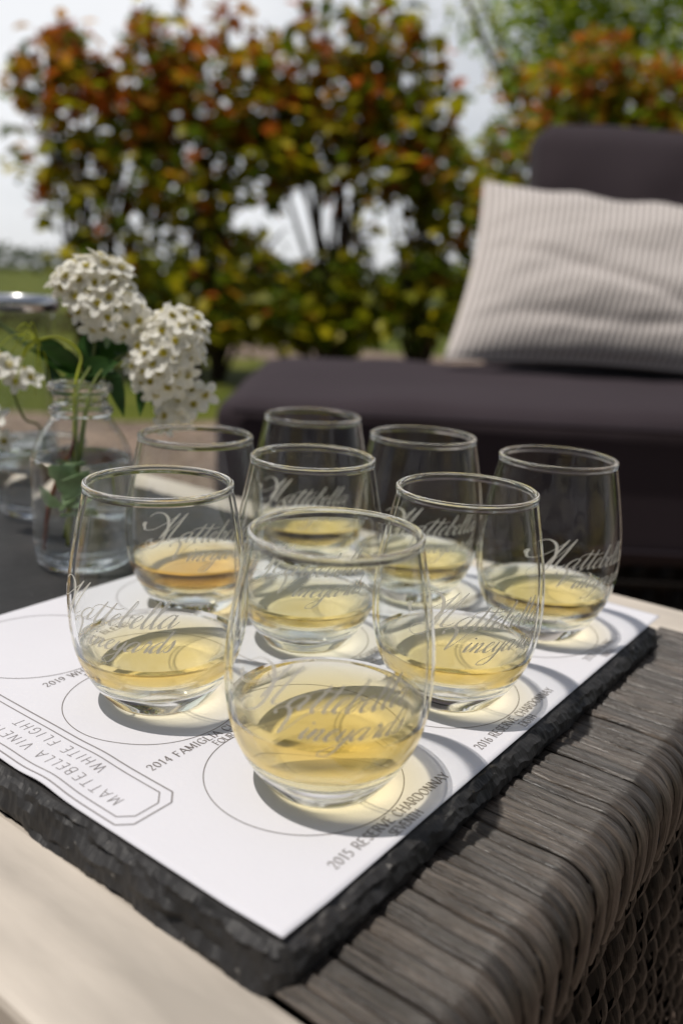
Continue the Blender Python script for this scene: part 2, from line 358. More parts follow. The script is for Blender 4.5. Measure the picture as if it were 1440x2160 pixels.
GAPS=[(264,368,34),(187,451,30),(139,486,26),(278,458,26),(528,451,38),(639,417,44),(625,480,52),(660,505,40),(736,396,34),(833,465,46),(805,535,40),(417,528,30),(715,472,34),(590,520,26),(470,350,16),(760,300,16),(700,440,22),(880,500,24),(560,600,18),(350,540,20),(230,540,22),(390,330,14),(300,180,24),(450,150,24),(230,90,30),(600,160,22),(160,240,20),(870,160,26),(720,90,22)]
def px(p):
    c=MR.transposed()@(p-CAM); return 720+FPX*c.x/-c.z,1080-FPX*c.y/-c.z
def shrub(name,label,cat,group,base,D,clumps,size,palette,leaves_k,spread=.35,gaps=True,trunk_r=.03,nstem=3,wid=.42):
    root=thing(name,label,cat,base,group)
    fol=MB(); br=MB(); b0=Vector((0,0,0))
    def place(u,v,r,rust,dens):
        c=at(u,v,D); R_=r/FPX*D; cnt=int(12*leaves_k*dens*(r*r)/(size/D*FPX)**2)
        for _ in range(cnt):
            while True:
                q=Vector((random.uniform(-1,1),random.uniform(-1,1),random.uniform(-1,1)))
                if q.length<=1: break
            q=q*(1+.18*random.random())
            p=c+SD*q.x*R_*1.05+Vector((0,0,1))*q.z*R_+VD*q.y*spread
            if gaps:
                a,b=px(p)
                if any((a-gx)**2+(b-gy)**2<(gr*.95)**2 for gx,gy,gr in GAPS) and random.random()<.93: continue
            col=random.choice(RUST if random.random()<rust else palette)
            k=random.uniform(.7,1.35); col=tuple(min(.75,x*k) for x in col)
            leaf(fol,p-base,size*random.uniform(.6,1.25),col,wid=wid)
    for u,v,r,rust,dens in clumps: place(u,v,r,rust,dens)
    # stems and branches
    stems=[]
    for s in range(nstem):
        off=SD*random.uniform(-.12,.12)+VD*random.uniform(-.12,.12)
        stems.append(off)
    for u,v,r,rust,dens in clumps:
        c=at(u,v,D)-base+VD*random.uniform(-spread,spread)*.5; st=random.choice(stems)
        mid=Vector((st.x+(c.x-st.x)*.25+random.uniform(-.08,.08),st.y+(c.y-st.y)*.25+random.uniform(-.08,.08),max(c.z*.45,.1)))
        pts=cr([st,mid,c*.9+mid*.1,c+Vector((random.uniform(-.1,.1),random.uniform(-.1,.1),r/FPX*D*.8))],5)
        m_=len(pts); tube(br,pts,[trunk_r*.55*(1-.85*i/m_)+.003 for i in range(m_)],6)
        for _ in range(5):
            q=Vector((random.uniform(-1,1),random.uniform(-1,1),random.uniform(-.7,1.2)))*r/FPX*D
            s0=pts[int(m_*random.uniform(.55,.95))]; tube(br,[s0,s0.lerp(c+q,.5)+Vector((0,0,.02)),c+q],[.006,.004,.002],4)
    tr=MB()
    for st in stems:
        tube(tr,cr([st,st+Vector((random.uniform(-.05,.05),random.uniform(-.05,.05),.4)),st+Vector((random.uniform(-.1,.1),random.uniform(-.1,.1),.95))],5),[trunk_r*(1-.05*i) for i in range(11)],8)
    tr.build('trunk',M_BARK,root); br.build('branches',M_BARK,root); fol.build('foliage',M_LEAF,root,smooth=False)
    return root
DH=5.5
HG='leafy shrubs of the hedge row behind the table'
def basept(u,D): p=at(u,600,D); return Vector((p.x,p.y,GZ))
shrub('hedge_shrub','leftmost hedge shrub, rust and olive leaves, against the open pale sky','shrub',HG,basept(190,DH),DH,
  [(110,160,85,0.6,0.95),(170,130,60,0.6,0.8),(330,120,70,0.6,0.8),(70,250,38,0.2,0.5),(190,230,95,0.5,1),(120,350,75,0.21,1),(250,330,95,0.21,1),(300,150,80,0.7,0.8),(230,450,85,0.15,0.7),(150,470,55,0.12,0.45),(170,560,50,0.09,0.7),(300,560,80,0.12,0.8),(260,650,80,0.06,1),(330,230,80,0.65,1),(150,60,25,0.8,0.6),(70,130,24,0.4,0.6)],.122,GREEN,3.0)
shrub('hedge_shrub','bushy hedge shrub with reddish top, behind the white flowers and beside the leftmost shrub','shrub',HG,basept(430,DH),DH,
  [(400,250,100,0.5,1),(430,130,55,0.7,0.6),(490,330,95,0.27,1),(400,420,85,0.18,1),(330,400,70,0.15,1),(520,180,80,0.45,0.9),(480,470,70,0.15,0.9),(400,600,85,0.07,1),(500,640,85,0.06,1.1),(360,665,56.25,0.06,1.1),(480,695,45,0.06,1.2),(500,560,60,0.12,0.8),(490,60,50,0.7,0.5),(380,40,30,0.8,0.6),(300,30,22,0.8,0.5)],.122,GREEN,3.2)
shrub('hedge_shrub','tall middle hedge shrub with dark bare trunk above the corner of the sofa seat','shrub',HG,basept(700,DH),DH,
  [(590,260,95,0.4,1.1),(670,330,95,0.21,1.1),(640,140,80,0.45,0.9),(740,230,90,0.3,1),(750,120,70,0.3,0.8),(600,390,60,0.15,0.9),(720,390,60,0.15,0.8),(760,500,60,0.12,0.7),(560,540,60,0.09,0.6),(690,600,75,0.09,1),(600,650,80,0.06,1.2),(740,660,75,0.06,1.2),(660,685,41.25,0.06,1.2),(790,60,60,0.35,0.7),(680,50,50,0.5,0.5),(560,100,40,0.6,0.5),(560,675,37.5,0.06,1.2)],.122,GREEN,3.2,trunk_r=.045)
shrub('hedge_shrub','rightmost shrub of the hedge row, dark green, left of the striped pillow','shrub',HG,basept(900,DH),DH,
  [(840,170,85,0.3,0.9),(830,290,90,0.3,1),(910,250,65,0.3,0.9),(900,370,80,0.21,1),(820,390,60,0.15,0.9),(950,440,60,0.18,0.8),(900,470,60,0.15,0.8),(850,600,75,0.06,1),(940,580,75,0.07,1.1),(820,665,48.75,0.06,1.1),(930,665,56.25,0.06,1.2),(860,70,50,0.3,0.7),(900,130,45,0.3,0.7),(960,340,45,0.24,0.6),(860,530,45,0.12,0.6),(770,540,40,0.12,0.5)],.122,GREEN,3.2)
shrub('hedge_shrub','orange tinged shrub seen over the dark back cushion of the sofa','shrub','shrubs beyond the sofa',basept(1260,6.2),6.2,
  [(1150,220,75,0.45,1),(1240,190,85,0.5,1),(1340,200,85,0.5,1),(1430,210,80,0.45,1),(1260,120,60,0.5,0.8),(1180,300,70,0.18,1),(1330,290,80,0.3,1),(1500,240,90,0.4,1),(1070,170,40,0.4,0.6),(1400,320,90,0.18,1),(1250,380,90,0.12,1),(1400,450,90,0.12,1)],.10,GREEN+TREEG,2.6,gaps=False)
shrub('hedge_shrub','loose yellow-green shrub filling the gap left of the sofa back cushion','shrub','shrubs beyond the sofa',basept(1060,6.0),6.0,
  [(1040,330,62,0.18,0.9),(1080,290,55,0.3,0.9),(1060,420,70,0.15,1),(1010,470,55,0.12,0.8),(1040,540,80,0.09,1),(1010,620,80,0.06,1),(1010,675,60,0.06,1),(1100,500,90,0.09,1),(1120,400,80,0.12,1)],.09,GREEN+TREEG,2.4,gaps=False)
shrub('garden_tree','feathery bright green tree rising at the top right beyond the shrubs','tree',None,basept(1240,9),9,
  [(1130,70,95,0,.8),(1230,30,105,0,.9),(1340,90,90,0,.8),(1420,20,85,0,.7),(1210,150,70,0,.8),(1100,160,50,0,.6),(1030,40,55,0,.45),(980,10,40,0,.35),(1390,150,60,0,.7),(1180,-60,120,0,.9),(1330,-60,120,0,.9),(1150,260,50,0,.6),(1250,240,60,0,.6)],.11,TREEG,3.0,spread=.8,gaps=False,trunk_r=.09,nstem=1,wid=.3)
# far clipped vine row and a distant tree line on the left
def row(name,label,cat,d,s0,s1,h,size,cols,cnt,depth=.4,base=GZ):
    root=thing(name,label,cat,G(d,(s0+s1)/2)); o=root.location; fol=MB()
    for _ in range(cnt):
        t=random.random(); hh=h*(.75+.25*noise.noise(Vector((t*9,d,0)))+.1)
        p=G(d+random.uniform(-depth,depth),s0+(s1-s0)*t,base+hh*random.random()**.8)-o
        c=random.choice(cols); k=random.uniform(.7,1.2); leaf(fol,p,size*random.uniform(.7,1.2),tuple(x*k for x in c))
    k=6
    for i in range(k):
        tr=MB()
        p=G(d,s0+(s1-s0)*(i+.5)/k,base-.05)-o; tube(tr,[p,p+Vector((.03,0,h*.5)),p+Vector((0,.02,h*.9))],[.03*h/.5,.022*h/.5,.01],6); tr.build('stem',M_BARK,root)
    fol.build('foliage',M_LEAF,root,smooth=False); return root
row('low_hedge','low brown clipped hedge crossing the lawn at the far left','hedge',9.2,-6.5,-1.2,.24,.06,[(.07,.05,.03),(.05,.045,.02),(.09,.08,.03)],2500,.15)
row('tree_line','hazy distant tree line along the horizon','trees',90,-60,75,2.6,.8,[(.10,.13,.05),(.13,.16,.07),(.08,.11,.05)],6000,4)

# ------------------------------------------------------------------ sofa
FX=Vector((.599,-.80,0)).normalized(); FN=Vector((.80,.599,0)).normalized()
SO=Vector((.743,.784,0))
def S(s,n,z): return SO+FX*s+FN*n+Vector((0,0,z))
def cushion(name,par,s0,s1,n0,n1,z0,z1,m,rr=.045,crown=.02,seg=34,lean=0,wr=.004,seed=0):
    """padded box with rounded edges, crown and soft wrinkles, as one mesh; lean pushes its top back"""
    bm=bmesh.new(); bmesh.ops.create_cube(bm,size=2)
    bmesh.ops.subdivide_edges(bm,edges=bm.edges[:],cuts=seg,use_grid_fill=True)
    hx,hy,hz=(s1-s0)/2,(n1-n0)/2,(z1-z0)/2
    for v in bm.verts:
        c=v.co
        p=Vector((c.x*hx,c.y*hy,c.z*hz))
        i=Vector((max(-hx+rr,min(hx-rr,p.x)),max(-hy+rr,min(hy-rr,p.y)),max(-hz+rr,min(hz-rr,p.z))))
        d=p-i
        if d.length>1e-9:
            d=d.normalized()*rr; p=i+d
        bul=(1-c.x**4)*(1-c.y**4)
        if lean: bul=(1-c.x**4)*(1-c.z**4); p.y+=c.y*crown*bul
        else: p.z+=c.z*crown*bul
        q=S(0,0,0)+p*1
        w=noise.noise(Vector((p.x*5+seed,p.y*5,p.z*5)))*wr*2+noise.noise(Vector((p.x*14+seed,p.y*4,p.z*9)))*wr
        p+=Vector((0,0,w)) if not lean else Vector((0,w,w*.5))
        p.y+=lean*(p.z+hz)
        v.co=FX*p.x+FN*p.y+Vector((0,0,p.z))
    me=bpy.data.meshes.new(name); bm.to_mesh(me); bm.free(); me.materials.append(m)
    for f in me.polygons: f.use_smooth=True
    o=bpy.data.objects.new(name,me); C.objects.link(o); o.parent=par
    o.location=S((s0+s1)/2,(n0+n1)/2,(z0+z1)/2)-par.location
    return o
sofa=thing('garden_sofa','low outdoor sofa with charcoal cushions on a dark woven rattan base','sofa',S(0.9,.4,GZ))
seat=cushion('seat_cushion',sofa,0,1.75,.0,.80,-.240,-.004,M_FAB,rr=.035,crown=.014,wr=.004)
backc=cushion('back_cushion',sofa,.61,1.75,.72,.90,.00,.545,M_FAB,rr=.05,crown=.03,lean=.24,wr=.012,seed=3)
pp=MB()
for (zz,off) in ((-.022,.006),(-.21,.006)):
    pts=[S(.03,-.003,zz),S(.6,-.005,zz+.001),S(1.2,-.005,zz),S(1.72,-.003,zz)]
    tube(pp,[p-sofa.location for p in cr(pts,8)],.0035,6)
pp.build('piping',M_PIPE,sofa)
# woven base of the sofa
def weave_panel(o0,ex,ey,en,w,h,px_,py_,amp,sw,mi_col=(1,1,1),mb=None,phase=0,res=6):
    """upright strands that pass alternately over and under; o0 corner, ex/ey unit axes, en outward"""
    nx=int(w/px_); 
    for i in range(nx):
        x=(i+.5)*px_; k=int(h/py_*res); vs=[];fs=[];uv=[]; ph=(i%2)*math.pi+phase
        jit=random.uniform(-.12,.12)*px_; t=random.uniform(.7,1.15)
        for j in range(k+1):
            y=j/k*h; s=math.sin(math.pi*y/py_+ph)
            wd=sw*(.62+.38*max(0,s)+.1*noise.noise(Vector((x*300,y*60,0)))); tw=noise.noise(Vector((x*50,y*25,3)))*px_*.25
            c=o0+ex*(x+jit+tw)+ey*y+en*(amp*s)
            for q,e in ((-1,-.25),(-.5,0),(.5,0),(1,-.25)):
                vs.append(c+ex*(wd*q*.5)+en*(e*sw*.5+q*amp*.25*math.cos(y/py_*2+i))); uv.append((.5*q*wd+i*.013,y+i*.37))
        for j in range(k):
            for q in range(3): a=j*4+q; fs.append((a,a+1,a+5,a+4))
        mb.add(vs,fs,0,tuple(c_*t for c_ in (1,.96,.92)),uv)
def slabbox(mb,p0,ex,ey,ez,w,d,h,mi=0):
    c=[p0+ex*(w*i)+ey*(d*j)+ez*(h*k) for k in (0,1) for j in (0,1) for i in (0,1)]
    mb.add(c,[(0,2,3,1),(4,5,7,6),(0,1,5,4),(1,3,7,5),(3,2,6,7),(2,0,4,6)],mi)
Z=Vector((0,0,1))
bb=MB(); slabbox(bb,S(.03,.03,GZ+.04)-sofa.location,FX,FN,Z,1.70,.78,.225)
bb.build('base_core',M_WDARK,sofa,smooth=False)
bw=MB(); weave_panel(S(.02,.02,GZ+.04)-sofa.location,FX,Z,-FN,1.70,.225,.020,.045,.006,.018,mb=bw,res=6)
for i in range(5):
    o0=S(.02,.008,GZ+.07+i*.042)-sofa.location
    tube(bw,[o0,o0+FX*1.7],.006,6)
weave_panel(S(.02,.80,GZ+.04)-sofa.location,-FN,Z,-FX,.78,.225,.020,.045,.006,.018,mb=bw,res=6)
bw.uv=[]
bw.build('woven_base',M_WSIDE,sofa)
fb=MB(); slabbox(fb,S(.57,1.06,GZ+.04)-sofa.location,FX,FN,Z,1.17,.05,.80); fb.build('back_frame',M_WDARK,sofa,smooth=False)
for s,n_ in ((.06,.06),(1.66,.06),(.06,.76),(1.66,.76)):
    lg=MB(); tube(lg,[S(s,n_,GZ+.003)-sofa.location,S(s,n_,GZ+.05)-sofa.location],.022,12); lg.build('leg',M_WDARK,sofa,smooth=False)

# striped pillow leaning on the back cushion
def onN(u,v,n_):
    d=ray(u,v); k=(n_-(CAM-SO).dot(FN))/d.dot(FN); return CAM+d*k
def pillow():
    root=thing('throw_pillow','beige corduroy throw pillow with fine ridges, leaning against the dark back cushion','pillow')
    BL=onN(938,758,.44); BR=onN(1590,800,.44); TL=onN(1022,382,.76); TR=onN(1660,452,.76)
    bm=(BL+BR)/2; root.location=bm
    n=60; mb=MB(); nrm=(BR-BL).cross(TL-BL).normalized()
    if nrm.dot(CAM-BL)<0: nrm=-nrm
    for side in (1,-1):
        vs=[];uv=[];fs=[]
        for j in range(n+1):
            for i in range(n+1):
                u,v=i/n,j/n; x,y=2*u-1,2*v-1
                # edges pulled in between the pointed corners
                px_=.5+.5*x*(1-.05*(1-y*y)); py_=.5+.5*y*(1-(.14 if y>0 else .07)*(1-x*x)*abs(y))
                p=(BL*(1-px_)+BR*px_)*(1-py_)+(TL*(1-px_)+TR*px_)*py_
                f=max(0,(1-abs(x)**2.4))**.55*max(0,(1-abs(y)**2.4))**.55
                t=.085*f
                wr=noise.noise(Vector((u*3.2-v*1.2,v*5,side)))*.009+noise.noise(Vector((u*7+v*2,v*14-u*3,side*2)))*.003
                fold=-.008*math.exp(-((v-(.56-.42*u))/.035)**2)*(1 if u<.75 else max(0,1-(u-.75)*5))*f
                fold+=-.011*math.exp(-((v-(.16+.02*math.sin(u*9)))/.035)**2)*f
                p=p+nrm*side*(t+(wr+fold)*min(1,f*2))+Z*(.006*noise.noise(Vector((u*8,v*2,5))) if v>.9 else 0)
                vs.append(p-root.location); uv.append((u,v))
        for j in range(n):
            for i in range(n):
                a=j*(n+1)+i; q=(a,a+1,a+n+2,a+n+1); fs.append(q if side==1 else q[::-1])
        mb.add(vs,fs,0,None,uv)
    mb.build('pillow_cover',M_CORD,root)
    sm=MB(); P=[]
    def ep(u,v):
        x,y=2*u-1,2*v-1; px_=.5+.5*x*(1-.05*(1-y*y)); py_=.5+.5*y*(1-(.14 if y>0 else .07)*(1-x*x)*abs(y))
        return (BL*(1-px_)+BR*px_)*(1-py_)+(TL*(1-px_)+TR*px_)*py_-root.location
    P=[ep(i/20,0) for i in range(20)]+[ep(1,i/20) for i in range(20)]+[ep(1-i/20,1) for i in range(20)]+[ep(0,1-i/20) for i in range(21)]
    tube(sm,P,.0035,6); sm.build('seam',M_CORD,root)
pillow()

# ------------------------------------------------------------------ table
TZ=-.0135
table=thing('coffee_table','low woven rattan coffee table with pale beige end boards holding the slate tray','table',(.15,.3,GZ))
TL_=table.location
X0,X1,Y0,Y1=-.050,.366,-.040,.66
core=MB()
# rounded-corner body under the wraps
def rrect(x0,x1,y0,y1,r,n=6):
    o=[]
    for cx,cy,a0 in ((x1-r,y0+r,-90),(x1-r,y1-r,0),(x0+r,y1-r,90),(x0+r,y0+r,180)):
        for k in range(n+1): a=R(a0+90*k/n); o.append((cx+r*math.cos(a),cy+r*math.sin(a)))
    return o
ol=rrect(X0+.010,X1-.012,Y0+.004,Y1-.004,.022); k=len(ol)
vs=[Vector((x,y,GZ+.06))-TL_ for x,y in ol]+[Vector((x,y,TZ-.008))-TL_ for x,y in ol]
core.add(vs,[(i,(i+1)%k,(i+1)%k+k,i+k) for i in range(k)]+[tuple(range(k,2*k)),tuple(range(k-1,-1,-1))])
core.build('body',M_WDARK,table,smooth=False)
# pale end boards
def board(x0,x1,y0,y1,zt,th,mat_,name,r=.016,be=.003):
    mb=MB(); rings=[]
    for ins,z in ((be*.0,zt-th),(0,zt-be),(be*.3,zt-be*.3),(be,zt)):
        rings.append([(x,y,z) for x,y in rrect(x0+ins,x1-ins,y0+ins,y1-ins,max(r-ins,.002),8)])
    k=len(rings[0]); vs=[Vector(p)-TL_ for rg in rings for p in rg]; fs=[]
    for a in range(len(rings)-1):
        for i in range(k): fs.append((a*k+i,a*k+(i+1)%k,(a+1)*k+(i+1)%k,(a+1)*k+i))
    fs.append(tuple(range((len(rings)-1)*k,len(rings)*k))); fs.append(tuple(range(k-1,-1,-1)))
    mb.add(vs,fs); return mb.build(name,mat_,table,smooth=False)
board(-.0495,-.0045,-.036,Y1,TZ,.016,M_BEIGE,'end_board')
board(.329,.370,-.036,Y1,TZ,.016,M_BEIGE,'end_board')
# wrapped strands over the right edge, and the same on the far side
def wraps(ysign,yedge,name):
    mb=MB(); x=-.0042; i=0; rc=.015
    while x<.327:
        w=random.choice((.0048,.0060,.0072,.0084,.0066,.0078)); tint=random.uniform(.55,1.3); under=(i%2==0)
        lift=random.uniform(0,.0006)+(.0006 if i%3==0 else 0)
        prof=[]; inner=.055
        # along the top, then round the edge, then down
        for t in range(11): prof.append((inner-(inner-rc)*t/10, TZ+.0012+lift+.0002*math.sin(t*.6+i)))
        nseg=9; rr_=rc-(0.0016 if under else 0)
        for t in range(1,nseg+1):
            a=math.pi/2*t/nseg; prof.append((rc-rr_*math.sin(a), TZ+.0012+lift-rc+ (rc)*math.cos(a)))
        for t in range(1,6): prof.append((rc-rr_+(.0018 if under else -.0003)*math.sin(t*.8)+.0012*t*t/20, TZ-rc-.004*t))
        shear=random.uniform(.10,.2)
        vs=[];fs=[];uv=[];s=0
        for j,(d,z) in enumerate(prof):
            if j: s+=math.hypot(d-prof[j-1][0],z-prof[j-1][1])
            tw=w*(1-(.35 if j>20 and under else .12 if j>20 else 0))
            sag=noise.noise(Vector((i*3.1,s*30,1)))*.00035
            xc=x+w/2+sag
            # unit outward of profile
            for q,e in ((-.5,-.0016),(-.45,-.0004),(-.24,.0002),(0,.0004),(.24,.0002),(.45,-.0004),(.5,-.0016)):
                a=min(1,max(0,(j-10)/nseg)); 
                oy=-math.sin(a*math.pi/2)*e; oz=math.cos(a*math.pi/2)*e
                vs.append(Vector((xc+q*tw*.965, yedge+ysign*(d+oy) , z+oz))-TL_); uv.append((q*w+i*.0171,s+i*.613))
        for j in range(len(prof)-1):
            for q in range(6): a=j*7+q; fs.append((a,a+1,a+8,a+7) if ysign>0 else (a+7,a+8,a+1,a))
        mb.add(vs,fs,0,(tint,tint*.98,tint*.97),uv)
        x+=w*random.choice((.97,1.0,1.0,1.02,1.05,1.14)); i+=1
    return mb.build(name,M_WICK,table)
wraps(1,-.052,'edge_wrapping')
wraps(-1,.672,'edge_wrapping')
# stakes running behind the loops, showing as short slivers in the gaps
st=MB(); ex=Vector((1,0,0))
for z,y in ((TZ-.0065,-.0465),(TZ-.030,-.0475),):
    tube(st,[Vector((-.02,y,z))-TL_,Vector((.335,y,z))-TL_],.0022,8)
st.build('edge_stake',M_WDARK,table)
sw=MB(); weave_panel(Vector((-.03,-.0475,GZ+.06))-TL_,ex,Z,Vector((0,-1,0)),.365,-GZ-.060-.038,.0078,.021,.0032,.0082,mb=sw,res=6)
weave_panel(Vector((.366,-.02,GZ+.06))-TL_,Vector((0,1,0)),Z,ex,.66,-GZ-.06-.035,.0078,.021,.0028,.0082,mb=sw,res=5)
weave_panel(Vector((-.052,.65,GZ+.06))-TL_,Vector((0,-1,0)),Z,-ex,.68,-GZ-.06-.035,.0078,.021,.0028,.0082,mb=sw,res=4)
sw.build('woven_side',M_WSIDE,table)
for x,y in ((-.02,-.01),(.335,-.01),(-.02,.63),(.335,.63)):
    lg=MB(); tube(lg,[Vector((x,y,GZ+.0045))-TL_,Vector((x,y,GZ+.07))-TL_],.014,12); lg.build('leg',M_WDARK,table,smooth=False)

# ------------------------------------------------------------------ slate slab with chipped edges
def slate_slab():
    x0,x1,y0,y1=-.0078,.3035,-.0062,.62
    per=[]; stp=.0011
    def seg(a,b):
        n=max(1,int((Vector(b)-Vector(a)).length/stp)); return [Vector(a).lerp(Vector(b),i/n) for i in range(n)]
    rc_=.010; cor=[(x0+rc_,y0+rc_,180),(x1-rc_,y0+rc_,270),(x1-rc_,y1-rc_,0),(x0+rc_,y1-rc_,90)]; per=[]; nrs=[]
    for q in range(4):
        cx,cy,a0=cor[q]
        for k in range(12): a=R(a0+90*k/12); per.append(Vector((cx+rc_*math.cos(a),cy+rc_*math.sin(a)))); nrs.append(Vector((-math.cos(a),-math.sin(a))))
        a=R(a0+90); p0=(cx+rc_*math.cos(a),cy+rc_*math.sin(a)); c2=cor[(q+1)%4]; p1=(c2[0]+rc_*math.cos(a),c2[1]+rc_*math.sin(a))
        sg=seg(p0,p1); per+=sg; nrs+=[Vector((-math.cos(a),-math.sin(a)))]*len(sg)
    k=len(per); cen=Vector(((x0+x1)/2,(y0+y1)/2))
    rings=[]
    ins=[.012,.0075,.0045,.0028,.0015,.0006,.0008,.0020,.0042]; zs=[0,0,-.0004,-.0013,-.003,-.0055,-.0082,-.0105,-.0124]
    for li,(d,z) in enumerate(zip(ins,zs)):
        ring=[]
        for p,nn in zip(per,nrs):
            # inward normal towards the nearest side, rounded at the corners
            amp=1 if li>1 else .25
            big=noise.noise(Vector((p.x*45,p.y*45,1)))*.0020+noise.noise(Vector((p.x*130,p.y*130,li*2.3)))*.0014
            chip=noise.noise(Vector((p.x*420,p.y*420,li*3.1)))*.0005
            lw_=max(0,min(1,1-(p.x-x0)/.02)); ds=(.0125,.0070,.0050,.0040,.0030,.0022,.0015,.0007,.0004)[li]; d2=d*(1-lw_)+ds*lw_
            amp*=1+.1*lw_
            lay=(.45+.55*lw_)*max(-.4,noise.noise(Vector((p.x*38+li*11.3,p.y*38,li*5.1))))*.0022
            dd=d2+amp*(big*(.35+.35*lw_)+chip*1.3+lay+.0004)
            if li==0: dd=d2
            zz=z+(0 if li<2 else (noise.noise(Vector((p.x*160,p.y*160,li*1.3+7)))*.0018+noise.noise(Vector((p.x*500,p.y*500,li*1.7)))*.0005)*(1 if li<8 else 0)-.0006)
            ring.append(Vector((p.x+nn.x*dd,p.y+nn.y*dd,zz-.0008)))
        rings.append(ring)
    mb=MB(); o=Vector((.146,.305,TZ))
    vs=[v-o for r_ in rings for v in r_]; fs=[]
    for a in range(len(rings)-1):
        for i in range(k): fs.append((a*k+i,(a+1)*k+i,(a+1)*k+(i+1)%k,a*k+(i+1)%k))
    fs.append(tuple(range(k))); fs.append(tuple(range(len(rings)*k-1,(len(rings)-1)*k-1,-1)))
    mb.add(vs,fs); ob=mb.build('slate_tray',M_SLATE,smooth=False); ob.location=o
    return tag(ob,'large dark slate board with rough chipped edges under the white paper mat','tray')
slate_slab()

# ------------------------------------------------------------------ paper mat with printing
LA,LB=.3125,.2478
def pz(a,b):
    e=max(0,1-a/.045)
    z=.0014*math.exp(-((b-.107)/.010)**2)*e + .0008*math.exp(-((b-.135)/.012)**2)*e**2
    z+=.0004*(1+math.sin(a*21+1)*math.sin(b*17))*.5
    z+=.0010*max(0,1-a/.02)*max(0,1-b/.02)
    return z
paper=thing('tasting_mat','white printed tasting mat with nine circles, lying on the slate board under the glasses','paper mat',(LA/2,LB/2,0))
PL=paper.location
mb=MB(); nx,ny=120,100; vs=[];fs=[]
for sd in (0,1):
    for i in range(nx+1):
        for j in range(ny+1): a,b=LA*i/nx,LB*j/ny; vs.append(Vector((a,b,pz(a,b)-(.0002 if sd else 0)))-PL)
o2=(nx+1)*(ny+1)
for i in range(nx):
    for j in range(ny):
        a=i*(ny+1)+j; fs.append((a,a+ny+1,a+ny+2,a+1)); fs.append((o2+a+1,o2+a+ny+2,o2+a+ny+1,o2+a))
for i in range(nx):
    a=i*(ny+1); fs.append((a,o2+a,o2+a+ny+1,a+ny+1)); a=i*(ny+1)+ny; fs.append((a+ny+1,o2+a+ny+1,o2+a,a))
for j in range(ny):
    fs.append((j,j+1,o2+j+1,o2+j)); a=nx*(ny+1)+j; fs.append((a+1,a,o2+a,o2+a+1))
mb.add(vs,fs); sheet=mb.build('sheet',M_PAPER,paper)

